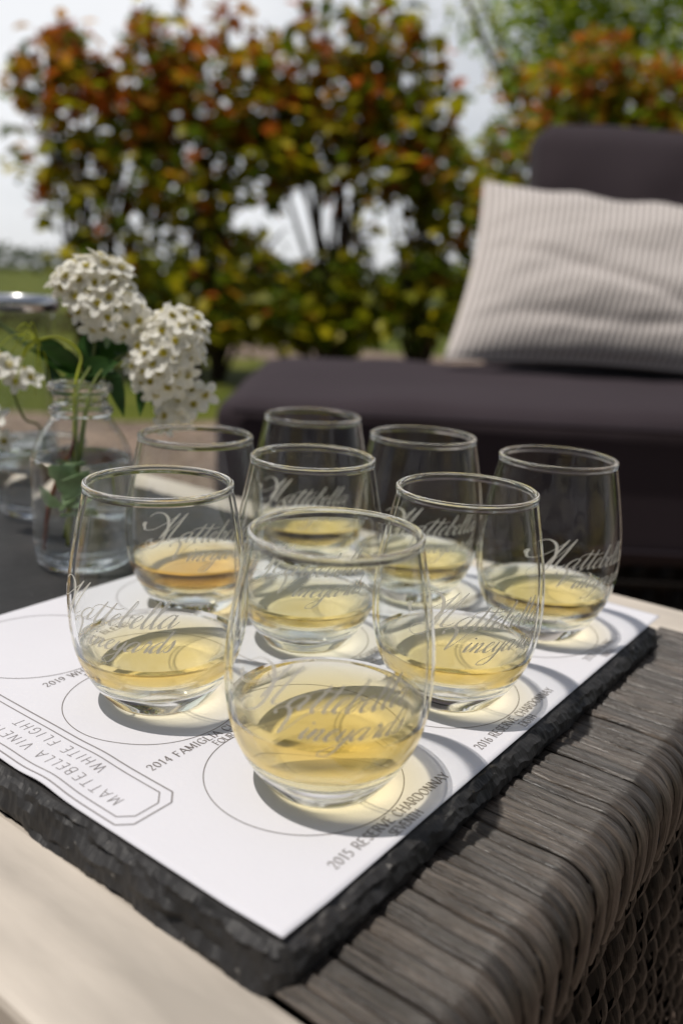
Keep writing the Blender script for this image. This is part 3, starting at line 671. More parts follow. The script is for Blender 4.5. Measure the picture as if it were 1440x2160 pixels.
def ribbon(mb,pts,wfn,mapf,mi=0):
    P=pts; n=len(P); vs=[];fs=[]
    for i in range(n):
        t=(P[min(i+1,n-1)]-P[max(i-1,0)])
        if t.length<1e-9: t=Vector((1,0))
        t=t.normalized(); w=wfn(t,i/(n-1) if n>1 else 0)/2; nn=Vector((-t.y,t.x))
        vs.append(mapf(P[i]+nn*w)); vs.append(mapf(P[i]-nn*w))
    for i in range(n-1): fs.append((2*i+1,2*i+3,2*i+2,2*i))
    mb.add(vs,fs,mi)
def LN(*p): return ('l',p)
def CV(*p): return ('c',p)
FONT={
'A':(.72,[LN((0,0),(.36,1)),LN((.36,1),(.74,0)),LN((.14,.34),(.6,.34))]),
'B':(.62,[LN((.08,0),(.08,1)),CV((.08,1),(.4,1),(.52,.77),(.4,.54),(.08,.53)),CV((.08,.53),(.45,.53),(.6,.27),(.45,0),(.08,0))]),
'C':(.7,[CV((.66,.8),(.5,.98),(.3,1),(.07,.75),(.05,.4),(.2,.05),(.42,-.01),(.66,.17))]),
'D':(.75,[LN((.08,0),(.08,1)),CV((.08,1),(.45,.99),(.7,.72),(.7,.3),(.45,.01),(.08,0))]),
'E':(.6,[LN((.08,0),(.08,1)),LN((.08,1),(.54,1)),LN((.08,.52),(.44,.52)),LN((.08,0),(.58,0))]),
'F':(.56,[LN((.08,0),(.08,1)),LN((.08,1),(.54,1)),LN((.08,.52),(.42,.52))]),
'G':(.75,[CV((.66,.82),(.5,.98),(.3,1),(.07,.75),(.05,.4),(.2,.05),(.42,-.01),(.68,.12)),LN((.68,.1),(.68,.45)),LN((.45,.45),(.7,.45))]),
'H':(.76,[LN((.08,0),(.08,1)),LN((.68,0),(.68,1)),LN((.08,.52),(.68,.52))]),
'I':(.3,[LN((.15,0),(.15,1))]),
'K':(.68,[LN((.08,0),(.08,1)),LN((.6,1),(.1,.45)),LN((.25,.6),(.66,0))]),
'L':(.56,[LN((.08,0),(.08,1)),LN((.08,0),(.54,0))]),
'M':(.92,[LN((.1,0),(.12,1)),LN((.12,1),(.46,.1)),LN((.46,.1),(.8,1)),LN((.8,1),(.84,0))]),
'N':(.78,[LN((.08,0),(.08,1)),LN((.08,1),(.68,0)),LN((.68,0),(.68,1))]),
'O':(.78,[CV((.38,1),(.1,.8),(.05,.5),(.1,.2),(.38,0),(.66,.2),(.71,.5),(.66,.8),(.38,1))]),
'P':(.58,[LN((.08,0),(.08,1)),CV((.08,1),(.42,1),(.55,.75),(.42,.48),(.08,.47))]),
'R':(.66,[LN((.08,0),(.08,1)),CV((.08,1),(.4,1),(.53,.76),(.4,.5),(.08,.5)),LN((.3,.5),(.66,0))]),
'S':(.52,[CV((.45,.82),(.3,1),(.1,.92),(.08,.7),(.28,.52),(.46,.35),(.44,.1),(.24,-.01),(.06,.17))]),
'T':(.64,[LN((.32,0),(.32,1)),LN((.02,1),(.62,1))]),
'U':(.74,[CV((.08,1),(.08,.35),(.16,.06),(.38,0),(.6,.08),(.66,.35),(.66,1))]),
'V':(.7,[LN((.0,1),(.36,0)),LN((.36,0),(.7,1))]),
'W':(1.05,[LN((0,1),(.28,0)),LN((.28,0),(.53,1)),LN((.53,1),(.8,0)),LN((.8,0),(1.04,1))]),
'X':(.66,[LN((.02,1),(.64,0)),LN((.62,1),(.02,0))]),
'Y':(.66,[LN((0,1),(.33,.48)),LN((.66,1),(.33,.48)),LN((.33,.5),(.33,0))]),
'0':(.6,[CV((.28,1),(.08,.8),(.04,.5),(.08,.2),(.28,0),(.48,.2),(.52,.5),(.48,.8),(.28,1))]),
'1':(.42,[LN((.22,0),(.22,1)),LN((.22,1),(.06,.84))]),
'2':(.56,[CV((.06,.76),(.12,.95),(.3,1),(.45,.85),(.42,.6),(.06,.02)),LN((.04,.02),(.5,.02))]),
'4':(.6,[LN((.4,0),(.4,1)),LN((.4,1),(.04,.3)),LN((.04,.3),(.56,.3))]),
'5':(.54,[LN((.12,1),(.46,1)),LN((.12,1),(.1,.56)),CV((.1,.56),(.3,.62),(.48,.4),(.4,.08),(.2,-.01),(.04,.1))]),
'6':(.56,[CV((.44,.95),(.2,.85),(.06,.45),(.1,.1),(.28,0),(.48,.12),(.48,.42),(.3,.58),(.08,.4))]),
'8':(.56,[CV((.28,.54),(.1,.66),(.12,.93),(.28,1),(.44,.93),(.44,.66),(.28,.54),(.06,.36),(.08,.08),(.28,0),(.48,.08),(.5,.36),(.28,.54))]),
'9':(.56,[CV((.1,.05),(.34,.15),(.48,.55),(.44,.9),(.26,1),(.06,.88),(.06,.58),(.24,.42),(.46,.6))]),
' ':(.34,[])}
def text_width(s,track): return sum(FONT[c][0]+track for c in s)-track
def put_text(mb,s,h,track,mapf,serif=True,bold=1.0,cx=0,base=0):
    x=-text_width(s,track)/2
    def wf(t,u):
        if not serif: return .085*h*bold
        a=math.atan2(t.y,t.x); return (.055+.10*abs(math.sin(a-R(25)))**1.3)*h*bold
    for c in s:
        adv,st=FONT[c]
        for k,p in st:
            q=[Vector((cx+(x+a)*h,base+b*h)) for a,b in p]
            q=cr(q,5) if k=='c' else [q[0].lerp(q[1],i/4) for i in range(5)]
            ribbon(mb,q,wf,mapf)
            if serif and k=='l':
                for e,o_ in ((q[0],q[-1]),(q[-1],q[0])):
                    yy=(e.y-base)/h
                    if (yy<.03 or yy>.97) and abs(e.x-o_.x)<.5*abs(e.y-o_.y)+1e-9:
                        ribbon(mb,[e+Vector((-.1*h,0)),e+Vector((.1*h,0))],lambda t,u:.06*h,mapf)
        x+=adv+track
lift=[0]
def pmap_label(ca,cb):       # text along +a, up = +b
    def f(p):
        a,b=ca+p.x,cb+p.y; return Vector((a,b,pz(a,b)+.00012))-PL
    return f
def pmap_head(p):            # text along +b, up = -a
    a,b=-p.y,p.x; return Vector((a,b,pz(a,b)+.00012))-PL
A0,DA,B0,DB,RC=.0644,.0896,.0461,.0795,.0350
LABELS={(2,0):('2019 WHITE BLEND','FIRST'),(2,1):('2016 SPARKLING','SECOND'),(2,2):('2019 ROSE','THIRD'),
(1,0):('2014 FAMIGLIA CHARDONNAY','FOURTH'),(1,1):('2015 FAMIGLIA CHARDONNAY','FIFTH'),(1,2):('2016 FAMIGLIA CHARDONNAY','SIXTH'),
(0,0):('2015 RESERVE CHARDONNAY','SEVENTH'),(0,1):('2016 RESERVE CHARDONNAY','EIGTH'),(0,2):('2018 RIESLING','NINTH')}
for (i,j),(t1,t2) in LABELS.items():
    ca,cb=A0+j*DA,B0+i*DB
    m1=MB(); f=pmap_label(ca,cb)
    pts=[Vector((RC*math.cos(2*math.pi*k/140),RC*math.sin(2*math.pi*k/140))) for k in range(141)]
    ribbon(m1,pts,lambda t,u:.00035,f); m1.build('printed_circle',M_INK,paper,smooth=False)
    m2=MB(); f=pmap_label(ca,cb-RC)
    put_text(m2,t1,.0037,.155,f,True,1.0,0,-.0046); put_text(m2,t2,.0033,.06,f,True,.9,0,-.0093)
    o=m2.build('printed_label',M_INK if i or j<2 else M_INK2,paper,smooth=False)
hm=MB()
for off,w in ((0,.0006),(.0030,.0005)):
    a0,a1,b0,b1=.0024+off,.0262-off,.0672+off,.1808-off; c=.0042
    P=[(a0,b0+c),(a0,b1-c),(a0+c,b1),(a1-c,b1),(a1,b1-c),(a1,b0+c),(a1-c,b0),(a0+c,b0),(a0,b0+c)]
    for p,q in zip(P[:-1],P[1:]):
        n_=max(2,int((Vector(p)-Vector(q)).length/.002)); pts=[Vector(p).lerp(Vector(q),k/n_) for k in range(n_+1)]
        ribbon(hm,pts,lambda t,u,w=w:w,lambda v:Vector((v.x,v.y,pz(v.x,v.y)+.00012))-PL)
hm.build('printed_border',M_INK2,paper,smooth=False)
ht=MB(); put_text(ht,'MATTEBELLA VINEYARDS',.0044,.40,pmap_head,False,.9,.124,-.0130); put_text(ht,'WHITE FLIGHT',.0044,.40,pmap_head,False,.9,.124,-.0210)
ht.build('printed_heading',M_INK2,paper,smooth=False)

# ------------------------------------------------------------------ stemless wine glasses
OUT=[(0,.0012),(.012,.0010),(.0160,.0003),(.0176,0),(.0190,.0006),(.0215,.0030),(.0268,.010),(.0318,.020),(.0342,.030),(.0351,.042),(.0343,.055),(.0318,.070),(.0298,.080),(.0284,.0868)]
def rz(prof,z,k0=3):
    for (r0,z0),(r1,z1) in zip(prof[k0:-1],prof[k0+1:]):
        if z0<=z<=z1: return r0+(r1-r0)*(z-z0)/(z1-z0)
    return prof[-1][0]
# smooth outer side
side=cr([(r,z) for r,z in OUT[3:]],6)
side=[(p.x,p.y) for p in side]
def r_out(z):
    for (r0,z0),(r1,z1) in zip(side[:-1],side[1:]):
        if z0<=z<=z1: return r0+(r1-r0)*(z-z0)/max(z1-z0,1e-9)
    return side[-1][0]
IZ=.0088
def r_in(z):
    t=.0017
    r=r_out(z)-t
    u=(z-IZ)/.010
    if u<1: r*= math.sqrt(max(0,1-(1-u)**2))*.999 if u>0 else 0
    return r
def glass_bowl(level):
    outer=OUT[:3]+side
    rim=[(.02845,.0878),(.02865,.0888),(.02850,.0898),(.02765,.0903),(.02670,.0898),(.02635,.0888),(.02650,.0878)]
    inner=[]; n=34; zi=.0870
    for k in range(n+1):
        z=zi+(level-zi)*k/n; inner.append((r_in(z),z))
    mb=MB(); lathe(mb,outer+rim+inner,128); return mark_solid(mb,level+.0003,.0867)
def wine_body(level):
    mb=MB(); prof=[(0,0)]
    prof+= [(r_in(level)*k/10,0) for k in range(1,11)]
    for k in range(1,26):
        u=1-k/25; z=IZ+(level-IZ)*(u**1.6); prof.append((r_in(z) if k<25 else 0,z-level))
    lathe(mb,prof,128)
    # outward normals: the profile runs top centre -> side -> bottom
    mb.f=[f[::-1] for f in mb.f]
    return mb
# ---- engraved script
def script_strokes():
    """(strokes, start x) in x-height units before slanting"""
    out=[]
    def w(word,x0,y0):
        x=x0
        for ch in word:
            adv,st=SC[ch]
            for s in st: out.append([(x+a,y0+b) for a,b in s])
            x+=adv
        return x
    SC={
    'M':(1.75,[[(-2.55,1.05),(-2.7,1.35),(-2.45,1.5),(-2.35,1.1),(-2.0,.75),(-1.2,.95),(-.4,1.7),(.35,2.6)],
               [(-2.3,2.2),(-1.9,2.65),(-1.2,2.75),(-.4,2.3),(.15,1.3),(.3,.2),(.1,-.7),(-.5,-1.15),(-1.1,-.9),(-1.1,-.35),(-.6,.0)],
               [(.45,2.9),(.25,2.0),(.1,1.0),(-.05,.1)],[(-.05,.1),(.35,1.0),(.8,2.1),(1.15,2.95)],
               [(1.15,2.95),(1.0,2.0),(.85,1.0),(.8,.25),(.95,0),(1.2,.05),(1.6,.45)]]),
    'V':(1.35,[[(-1.1,1.6),(-1.2,2.0),(-.8,2.35),(-.35,2.25),(-.1,1.7),(-.05,.9),(-.05,0)],[(-.05,0),(.4,.9),(.8,1.9),(1.3,2.3)]]),
    'a':(1.28,[[(.95,.85),(.65,1.02),(.25,.75),(.08,.3),(.25,0),(.6,.2),(.9,.75)],[(.98,1.0),(.88,.6),(.8,.2),(.92,0),(1.2,.25),(1.35,.45)]]),
    't':(.72,[[(.05,.45),(.3,1.2),(.48,1.85)],[(.48,1.85),(.36,1.1),(.25,.35),(.32,.02),(.5,.02),(.78,.45)]]),
    'T':(.01,[[(-1.9,.95),(-1.75,1.3),(-1.3,1.5),(-.6,1.42),(.1,1.36),(.5,1.5)]]),
    'e':(.74,[[(.05,.4),(.4,.62),(.55,.9),(.38,1.02),(.12,.7),(.08,.25),(.25,0),(.5,.08),(.8,.45)]]),
    'b':(.86,[[(.05,.45),(.35,1.2),(.5,1.9),(.38,2.15)],[(.38,2.15),(.25,1.5),(.12,.6),(.18,.08),(.42,.02),(.62,.4),(.55,.95),(.7,.82),(.9,.85)]]),
    'l':(.62,[[(.05,.45),(.35,1.2),(.5,1.9),(.38,2.15)],[(.38,2.15),(.25,1.5),(.12,.6),(.18,.08),(.38,.02),(.66,.45)]]),
    'i':(.58,[[(.05,.45),(.3,1.0)],[(.3,1.0),(.2,.5),(.2,.1),(.35,0),(.62,.45)],[(.42,1.5),(.36,1.36)]]),
    'n':(1.15,[[(.05,.5),(.25,1.0)],[(.25,1.0),(.12,0)],[(.12,0),(.45,.8),(.7,1.0)],[(.7,1.0),(.72,.7),(.62,.2),(.75,0),(1.2,.45)]]),
    'y':(.95,[[(.05,.5),(.25,1.0)],[(.25,1.0),(.15,.4),(.25,.05),(.55,.25),(.8,1.0)],[(.82,1.0),(.68,.1),(.5,-.9),(.2,-1.35)],[(.2,-1.35),(-.4,-1.3),(-.3,-.85),(.4,-.3),(1.0,.45)]]),
    'r':(.78,[[(.05,.45),(.28,1.12),(.42,.98),(.6,.95)],[(.6,.95),(.5,.4),(.55,.02),(.82,.45)]]),
    'd':(1.1,[[(.8,.85),(.55,1.02),(.2,.75),(.05,.3),(.2,0),(.5,.2),(.8,.9)],[(1.0,2.05),(.85,1.3),(.7,.4),(.75,.02),(.92,.02),(1.15,.45)]]),
    's':(.7,[[(.05,.4),(.4,1.12)],[(.4,1.12),(.48,.6),(.4,.12),(.15,0),(0,.15)]])}
    x=w('M',0,0); x=w('att',x,0); w('T',x,0); x=w('ebella',x,0)
    n0=len(out); x2=w('V',0,0); w('ineyards',x2,0)
    out[n0:]=[[(2.4+a*.9,-2.0+b*.86) for a,b in s] for s in out[n0:]]
    return out
STK=script_strokes()
SL=.55; XC=4.9
def lettering(size,phi):
    mb=MB(); zc=.0440
    def mp(p):
        x,y=p.x,p.y
        X=(x+y*SL-XC)*size; zz=zc+y*size*.95; r=r_out(zz)+.00012
        th=phi+X/.0345
        return Vector((r*math.cos(th),r*math.sin(th),zz))
    for s in STK:
        pts=cr([Vector(p) for p in s],7); y0,y1=pts[0].y,pts[-1].y
        def wf(t,u):
            t2=Vector((t.x+t.y*SL,t.y)).normalized()
            dn=max(0,-t2.y) if True else 0
            taper=min(1,4*u+.25,4*(1-u)+.25)
            return (.075+.175*dn**1.4*taper)
        ribbon(mb,pts,wf,mp)
    for x,y,r in ((-2.5,1.25,.13),(-1.1,1.75,.12)):
        yy=y if r==.13 else -2.0+y*.86
        xx=x if r==.13 else 2.4+x*.9
        c=[mp(Vector((xx+r*math.cos(a*.785),yy+r*math.sin(a*.785)))) for a in range(8)]
        mb.add(c,[tuple(range(8))])
    return mb
GL=[ # name, x, y, level, wine, script angle offset from the camera direction (deg, + = to the right), label
 ('G1',.06658,.03894,.0300,0,5,'nearest and largest-looking stemless glass of pale wine, at the front corner of the mat'),
 ('G2',.06926,.12681,.0240,0,-28,'stemless glass of pale wine whose script wraps its left side, beside the 2014 label'),
 ('G3',.15337,.03974,.0245,0,25,'pale wine glass standing beside the 2016 Reserve Chardonnay label, right of the front glass'),
 ('G4',.15498,.12059,.0225,0,8,'middle stemless glass of the group, seen directly behind the front glass'),
 ('G5',.15068,.19288,.0260,1,12,'glass with darker amber wine, beside the flower bottle'),
 ('G7',.24619,.11847,.0250,0,22,'back row glass between the farthest glass and the rightmost one'),
 ('G6',.24938,.19753,.0260,0,0,'farthest and smallest-looking glass, at the back corner of the mat'),
 ('G8',.24885,.04248,.0245,0,40,'rightmost stemless glass, next to the right corner of the mat by the rattan edge')]
for nm,x,y,lv,wk,off,lab in GL:
    z0=pz(x,y)+.0001
    g_=thing('wine_glass',lab,'wine glass',(x,y,z0),'stemless glasses of white wine on the tasting mat')
    gb=glass_bowl(lv).build('glass_bowl',M_GLASS,g_)
    wb=wine_body(lv).build('wine',M_WINE2 if wk else M_WINE,g_,loc=(0,0,lv))
    if wk: wb['label']='darker amber coloured wine'
    todir=math.atan2(CAM.y-y,CAM.x-x)+R(off)
    lt=lettering(.0050,todir).build('etched_lettering',M_ETCH,g_,smooth=False)

# ------------------------------------------------------------------ bottle vase, tumblers
def vessel(name,label,cat,loc,outer,thick,basez,level,hi=None,parts='bottle'):
    root=thing(name,label,cat,loc)
    zt=outer[-1][1]
    sm=[(p.x,p.y) for p in cr(outer,5)]
    def ro(z):
        for (r0,z0),(r1,z1) in zip(sm[:-1],sm[1:]):
            if z0<=z<=z1 and z1>z0: return r0+(r1-r0)*(z-z0)/(z1-z0)
        return sm[-1][0]
    def ri(z):
        u=(z-basez)/.008; r=ro(z)-thick
        if u<1: r*=math.sqrt(max(0,1-(1-max(u,0))**2))
        return r
    lip=[(sm[-1][0]-thick*.15,zt+thick*.4),(sm[-1][0]-thick*.5,zt+thick*.55),(sm[-1][0]-thick*.85,zt+thick*.4)]
    inner=[(ri(zt+(level-zt)*k/40),zt+(level-zt)*k/40) for k in range(41)]
    mb=MB(); lathe(mb,[(0,.0015)]+sm+lip+inner,96); mark_solid(mb,level+.0003,hi or zt-.002); gb=mb.build(parts,M_GLASS,root)
    wm=MB(); prof=[(0,0)]+[(ri(level)*k/6,0) for k in range(1,7)]
    for k in range(1,26):
        z=basez+(level-basez)*(1-k/25)**1.5; prof.append((ri(z) if k<25 else 0,z-level))
    lathe(wm,prof,96); wm.f=[f[::-1] for f in wm.f]; wb=wm.build('water',M_WATER,root,loc=(0,0,level))
    return root
BX,BY=.1511,.2864
vessel('bottle_vase','small clear milk bottle used as a vase, holding white blossom beside the paper mat','vase',(BX,BY,-.0006),
  [(.020,.0),(.0245,.0015),(.0275,.006),(.0283,.014),(.0283,.035),(.0283,.056),(.0279,.063),(.0262,.070),(.0222,.078),(.0178,.0845),(.0159,.0875),(.0158,.0885),(.0174,.0900),(.0175,.0925),(.0158,.0938),(.0150,.0955),(.0150,.1000),(.0160,.1015),(.0178,.1028),(.0178,.1050),(.0168,.1062)],.0018,.006,.0640,hi=.0865)
vessel('glass_tumbler','short clear tumbler of water partly hidden behind the bottle vase','tumbler',(.1963,.3958,-.0006),
  [(.019,0),(.024,.0015),(.0275,.006),(.0290,.015),(.0300,.030),(.0310,.052)],.0018,.007,.036,parts='tumbler_body')
hr=at(20,632,.74); 
hv=vessel('glass_lantern','tall wide clear glass lantern with polished metal rim, at the far left edge','lantern',(.268,.555,-.0006),
  [(.036,0),(.041,.002),(.043,.010),(.043,.05),(.043,.10),(.0435,.130),(.0460,.1350),(.0465,.1385),(.0455,.1415)],.0042,.008,.020,parts='lantern_glass')
M_STEEL=basic('polished_steel',(.62,.62,.64),.18,.5); M_STEEL.node_tree.nodes['Principled BSDF'].inputs['Metallic'].default_value=1
hb=MB(); lathe(hb,[(.0470,.1325),(.0490,.1345),(.0500,.1385),(.0490,.1425),(.0462,.1440),(.0435,.1425),(.0425,.1385)],96); hb.build('rim_band',M_STEEL,hv)

# ------------------------------------------------------------------ blossom sprigs
def blossom_mesh():
    mb=MB(); r=.0036
    for k in range(5):
        a=2*math.pi*k/5; ca,sa=math.cos(a),math.sin(a); vs=[];fs=[]
        grid=[(.10,.0,.0),( .35,.40,.05),(.35,-.40,.05),(.35,0,-.02),(.75,.60,.20),(.75,0,.04),(.75,-.60,.20),(1.1,.48,.24),(1.18,0,.14),(1.1,-.48,.24),(1.36,.22,.22),(1.36,-.22,.22)]
        for x,y,z in grid:
            x*=r*1.32; y*=r*.98; z*=r
            vs.append((x*ca-y*sa,x*sa+y*ca,z))
        mb.add(vs,[(0,1,3),(0,3,2),(1,4,5,3),(3,5,6,2),(4,7,8,5),(5,8,9,6),(7,10,8),(8,11,9),(10,11,8)],0)
    # cup centre with stamens
    lathe(mb,[(.0012,.0002),(.0013,.0009),(.0007,.0006),(0,.0005)],10,mi=1)
    for k in range(10):
        a=k*2.4; rr=.0014+.0006*(k%3)/2; tube(mb,[(0,0,.0003),(rr*math.cos(a),rr*math.sin(a),.0016)],[.00008,.00022],4,mi=1)
    return mb
BL_=blossom_mesh()
bproto=BL_.build('blossom',[M_PETAL,M_CENTRE]); bmesh_data=bproto.data; bpy.data.objects.remove(bproto)
def leafshape(mb,p,d,size,wid,droop=.2,twist=0,n=9,mi=0,cup=.18):
    d=d.normalized(); s=d.cross(Z); s=s.normalized() if s.length>1e-3 else Vector((1,0,0)); s=Matrix.Rotation(twist,3,d)@s; nn=s.cross(d)
    vs=[];fs=[]
    for i in range(n+1):
        t=i/n; w=wid*size*math.sin(math.pi*min(1,t*.97+.03)**.8)*.5; 
        c=p+d*size*t+Vector((0,0,-droop*size*t*t))
        vs+= [c-s*w+nn*w*cup*2, c, c+s*w+nn*w*cup*2]
    for i in range(n): a=i*3; fs+=[(a,a+1,a+4,a+3),(a+1,a+2,a+5,a+4)]
    mb.add(vs,fs,mi)
VDc=(CAM-Vector((BX,BY,.12))).normalized()
def sprig(label,stem,clusters,leaves,seed,base,stemm=M_STEM,group='white blossom sprigs'):
    random.seed(seed)
    root=thing('blossom_sprig',label,'flower sprig',base,group); b=Vector(base)
    sm=MB(); tube(sm,[p-b for p in cr(stem,8)],.00085,6); sm.build('stem',stemm,root)
    for (c,ax,count,upv) in clusters:
        # ax: three semi-axis vectors; blossoms cover the dome that looks along upv
        pm=MB(); cl=[]; k=0; i=0
        foot=c-upv*ax[2].length*1.1
        tot=count*2
        while k<count and i<tot*3:
            y=1-(i+.5)/(tot)*2; i+=1
            if y<-1: break
            rr=math.sqrt(max(0,1-y*y)); th=i*2.399963
            lp=Vector((rr*math.cos(th),rr*math.sin(th),y))
            off=ax[0]*lp.x+ax[1]*lp.y+ax[2]*lp.z
            nrm=(ax[0].normalized()*lp.x/ax[0].length+ax[1].normalized()*lp.y/ax[1].length+ax[2].normalized()*lp.z/ax[2].length).normalized()
            if nrm.dot(upv)<-.25: continue
            p=c+off*random.uniform(.9,1.06)
            nrm=(nrm+upv*.25+UP*.08+Vector((random.gauss(0,.2),random.gauss(0,.2),random.gauss(0,.2)))).normalized()
            tube(pm,[foot-b,(foot.lerp(p,.55))-b+upv*.001,p-nrm*.0005-b],[.0005,.0003,.00022],4)
            cl.append((p,nrm)); k+=1
        fc=pm.build('flower_cluster',M_STEM,root)
        for p,nrm in cl:
            o=bpy.data.objects.new('blossom',bmesh_data); C.objects.link(o); o.parent=fc
            q=nrm.to_track_quat('Z','Y').to_matrix().to_4x4()@Matrix.Rotation(random.uniform(0,6.28),4,'Z')
            sc=random.uniform(1.2,1.5); o.matrix_world=Matrix.Translation(p-b)@q@Matrix.Scale(sc,4)
            o.matrix_local=Matrix.Translation(p-b)@q@Matrix.Scale(sc,4)
    for p,d,sz,wd,dr,tw,m in leaves:
        lm=MB(); leafshape(lm,p-b,d,sz,wd,dr,tw); lm.build('leaf',m,root)
    return root
DB_=.4918
SR=MR.col[0].to_3d() if hasattr(MR.col[0],'to_3d') else Vector(MR.col[0]); UP=Vector(MR.col[1]); BK=Vector(MR.col[2])
def P_(u,v,dd=0): return at(u,v,DB_+dd)
def E_(u,v,L): return (SR*u-UP*v).normalized()*L
mouth=Vector((BX,BY,.1055)); bot=Vector((BX-.004,BY+.006,.012))
vlx=E_(.62,.78,.0285)   # long axis of the big upper cluster, down to the right
sprig('white blossom sprig with the highest and largest cluster, rising from the bottle vase',
  [bot+Vector((.003,-.004,0)),mouth+Vector((-.002,.001,-.012)),P_(195,760),P_(205,640)],
  [(P_(192,592),(E_(1,-.15,.0205),E_(0,1,.0135),BK*.012),23,(UP*.75+BK*.65).normalized()),
   (P_(232,652),(E_(.8,.5,.0235),E_(-.5,.8,.0150),BK*.013),27,(UP*.45+BK*.9).normalized())],
  [(P_(180,790),(SR*.9-UP*.0+BK*.3),.024,.55,.1,.4,M_SPLEAF),(P_(175,795),(SR*.8+UP*.35+BK*.3),.026,.6,.1,1.2,M_SPLEAF),(P_(165,790),(-SR*.8+UP*.7+BK*.2),.028,.6,.1,1.0,M_SPLEAF),(P_(150,760,.01),(-SR*.9+UP*.5),.030,.55,.15,.8,M_SPLEAF),(P_(185,780,.02),(SR*.2+UP*1),.030,.6,0,.1,M_SPLEAF),(P_(210,770,.02),(SR*.8+UP*.6),.028,.6,0,1.0,M_SPLEAF),(P_(170,800),(-SR*.9+UP*.5),.020,.5,.1,-.3,M_SPLEAF),(P_(195,740,.01),(SR*.3+UP*.9),.022,.5,0,.9,M_SPLEAF),
   (P_(200,775,.012),(-SR*.3+UP*.9),.024,.55,0,.5,M_SPLEAF),(P_(180,800),(-SR*.6+UP*.1+BK*.5),.020,.5,.3,.3,M_SPLEAF)],11,tuple(bot))
sprig('white blossom sprig with an upright oval cluster hanging right of the bottle vase',
  [bot+Vector((.002,.002,.002)),mouth+Vector((.003,-.003,-.010)),P_(235,765),P_(300,735)],
  [(P_(352,742),(E_(.45,-1,.0255),E_(1,.3,.0185),BK*.013),38,(BK*.95+SR*.15+UP*.25).normalized())],
  [(P_(225,770),(SR*.35-UP*.9+BK*.1),.030,.34,.1,.2,M_SPLEAF),(P_(240,740,.006),(SR*.9-UP*.15),.024,.5,.1,.6,M_SPLEAF),(P_(305,800),(-SR*.12-UP*1),.022,.33,.0,.1,M_SPLEAF),
   (P_(225,735),(SR*.3+UP*.8),.018,.45,0,.2,M_PALELEAF)],12,tuple(bot))
sprig('small low white blossom sprig drooping just above the amber wine glass',
  [bot+Vector((.001,.003,.004)),mouth+Vector((.004,-.001,-.010)),P_(260,775,.012),P_(330,820,.012),P_(365,862,.012)],
  [(P_(385,858,.012),(E_(1,-.75,.0165),E_(.6,.9,.0075),BK*.006),12,(BK*.8+UP*.5).normalized())],
  [(P_(330,815,.012),(-SR*.2-UP*.8),.012,.35,.1,.2,M_SPLEAF)],13,tuple(bot))
tb=Vector((.1963,.3958,.006)); D2=((Vector((.1963,.3958,.1))-CAM).dot(-BK))
def Q_(u,v,dd=0): return at(u,v,D2+dd)
sprig('white blossom sprig at the left edge, leaning out of the tumbler',
  [tb+Vector((.004,0,.004)),tb+Vector((.006,.006,.05)),Q_(50,880,-.04),Q_(20,800,-.05)],
  [(Q_(18,782,-.05),(E_(1,.55,.022),E_(-.5,1,.006),BK*.006),9,(UP*.75+BK*.5).normalized()),
   (Q_(-5,905,-.04),(E_(1,.3,.009),E_(0,1,.009),BK*.006),4,(UP*.5+BK*.8).normalized())],
  [(Q_(60,800,-.02),(-SR*.8+UP*.9),.034,.45,.05,.3,M_SPLEAF),(Q_(130,760,-.02),(-SR*1+UP*.55),.030,.4,.1,.4,M_SPLEAF),(Q_(150,790,-.02),(-SR*.6+UP*.4),.034,.5,.05,-.2,M_SPLEAF),(Q_(60,740,0),(-SR*1+UP*.9),.034,.4,.0,.3,M_SPLEAF),(Q_(120,850,-.02),(-SR*.25+UP*1),.030,.55,.0,.3,M_SPLEAF)],14,tuple(tb))
# wiry yellow-green spray and the red stem with pale leaves standing in the water
random.seed(5)
sp=thing('seed_spray','wiry yellow-green spray arching left out of the bottle mouth','flower sprig',tuple(bot)); b=bot
sm=MB(); tube(sm,[p-b for p in cr([bot,mouth+Vector((-.001,.004,-.008)),P_(170,750),P_(125,712),P_(78,718)],8)],.0008,6); sm.build('stem',M_SPRAY,sp)
fm=MB(); hub=P_(80,718)
for k in range(17):
    a=R(95+k*12.5+random.uniform(-6,6)); L_=random.uniform(.013,.024)
    d=SR*math.cos(a)*1.0+UP*math.sin(a)*.8+BK*random.uniform(-.5,.6)
    tip=hub+d*L_-UP*L_*.55; mid=hub+d*L_*.55
    tube(fm,[p-b for p in cr([hub,mid,tip],5)],[.00042-.00002*i for i in range(11)],5)
fm.build('filaments',M_SPRAY,sp)
rs=thing('leafy_stem','dark red stem with pale fuzzy leaves standing in the water of the bottle','cutting',(BX-.012,BY+.012,.010)); b=Vector(rs.location)
sm=MB(); tube(sm,[p-b for p in cr([Vector((BX-.014,BY+.010,.010)),Vector((BX-.010,BY+.010,.035)),Vector((BX-.006,BY+.006,.058)),mouth+Vector((-.002,.003,-.03)),mouth+Vector((-.001,.003,-.02))],8)],[.0011]*9+[.0010]*24,7); sm.build('stem',M_REDSTEM,rs)
for k,(dz,s_,dd) in enumerate([(.030,.014,(.9,.2)),(.034,.013,(.5,.7)),(.040,.014,(1,.4)),(.044,.013,(.7,.9)),(.049,.012,(.3,1)),(.037,.012,(-.4,.8)),(.052,.011,(.9,.6))]):
    lm=MB(); leafshape(lm,Vector((BX-.008,BY+.004,dz))-b,SR*dd[0]+UP*dd[1]*.7+BK*.4,s_*1.5,.8,.15,k*.5); lm.build('leaf',M_PALELEAF,rs)

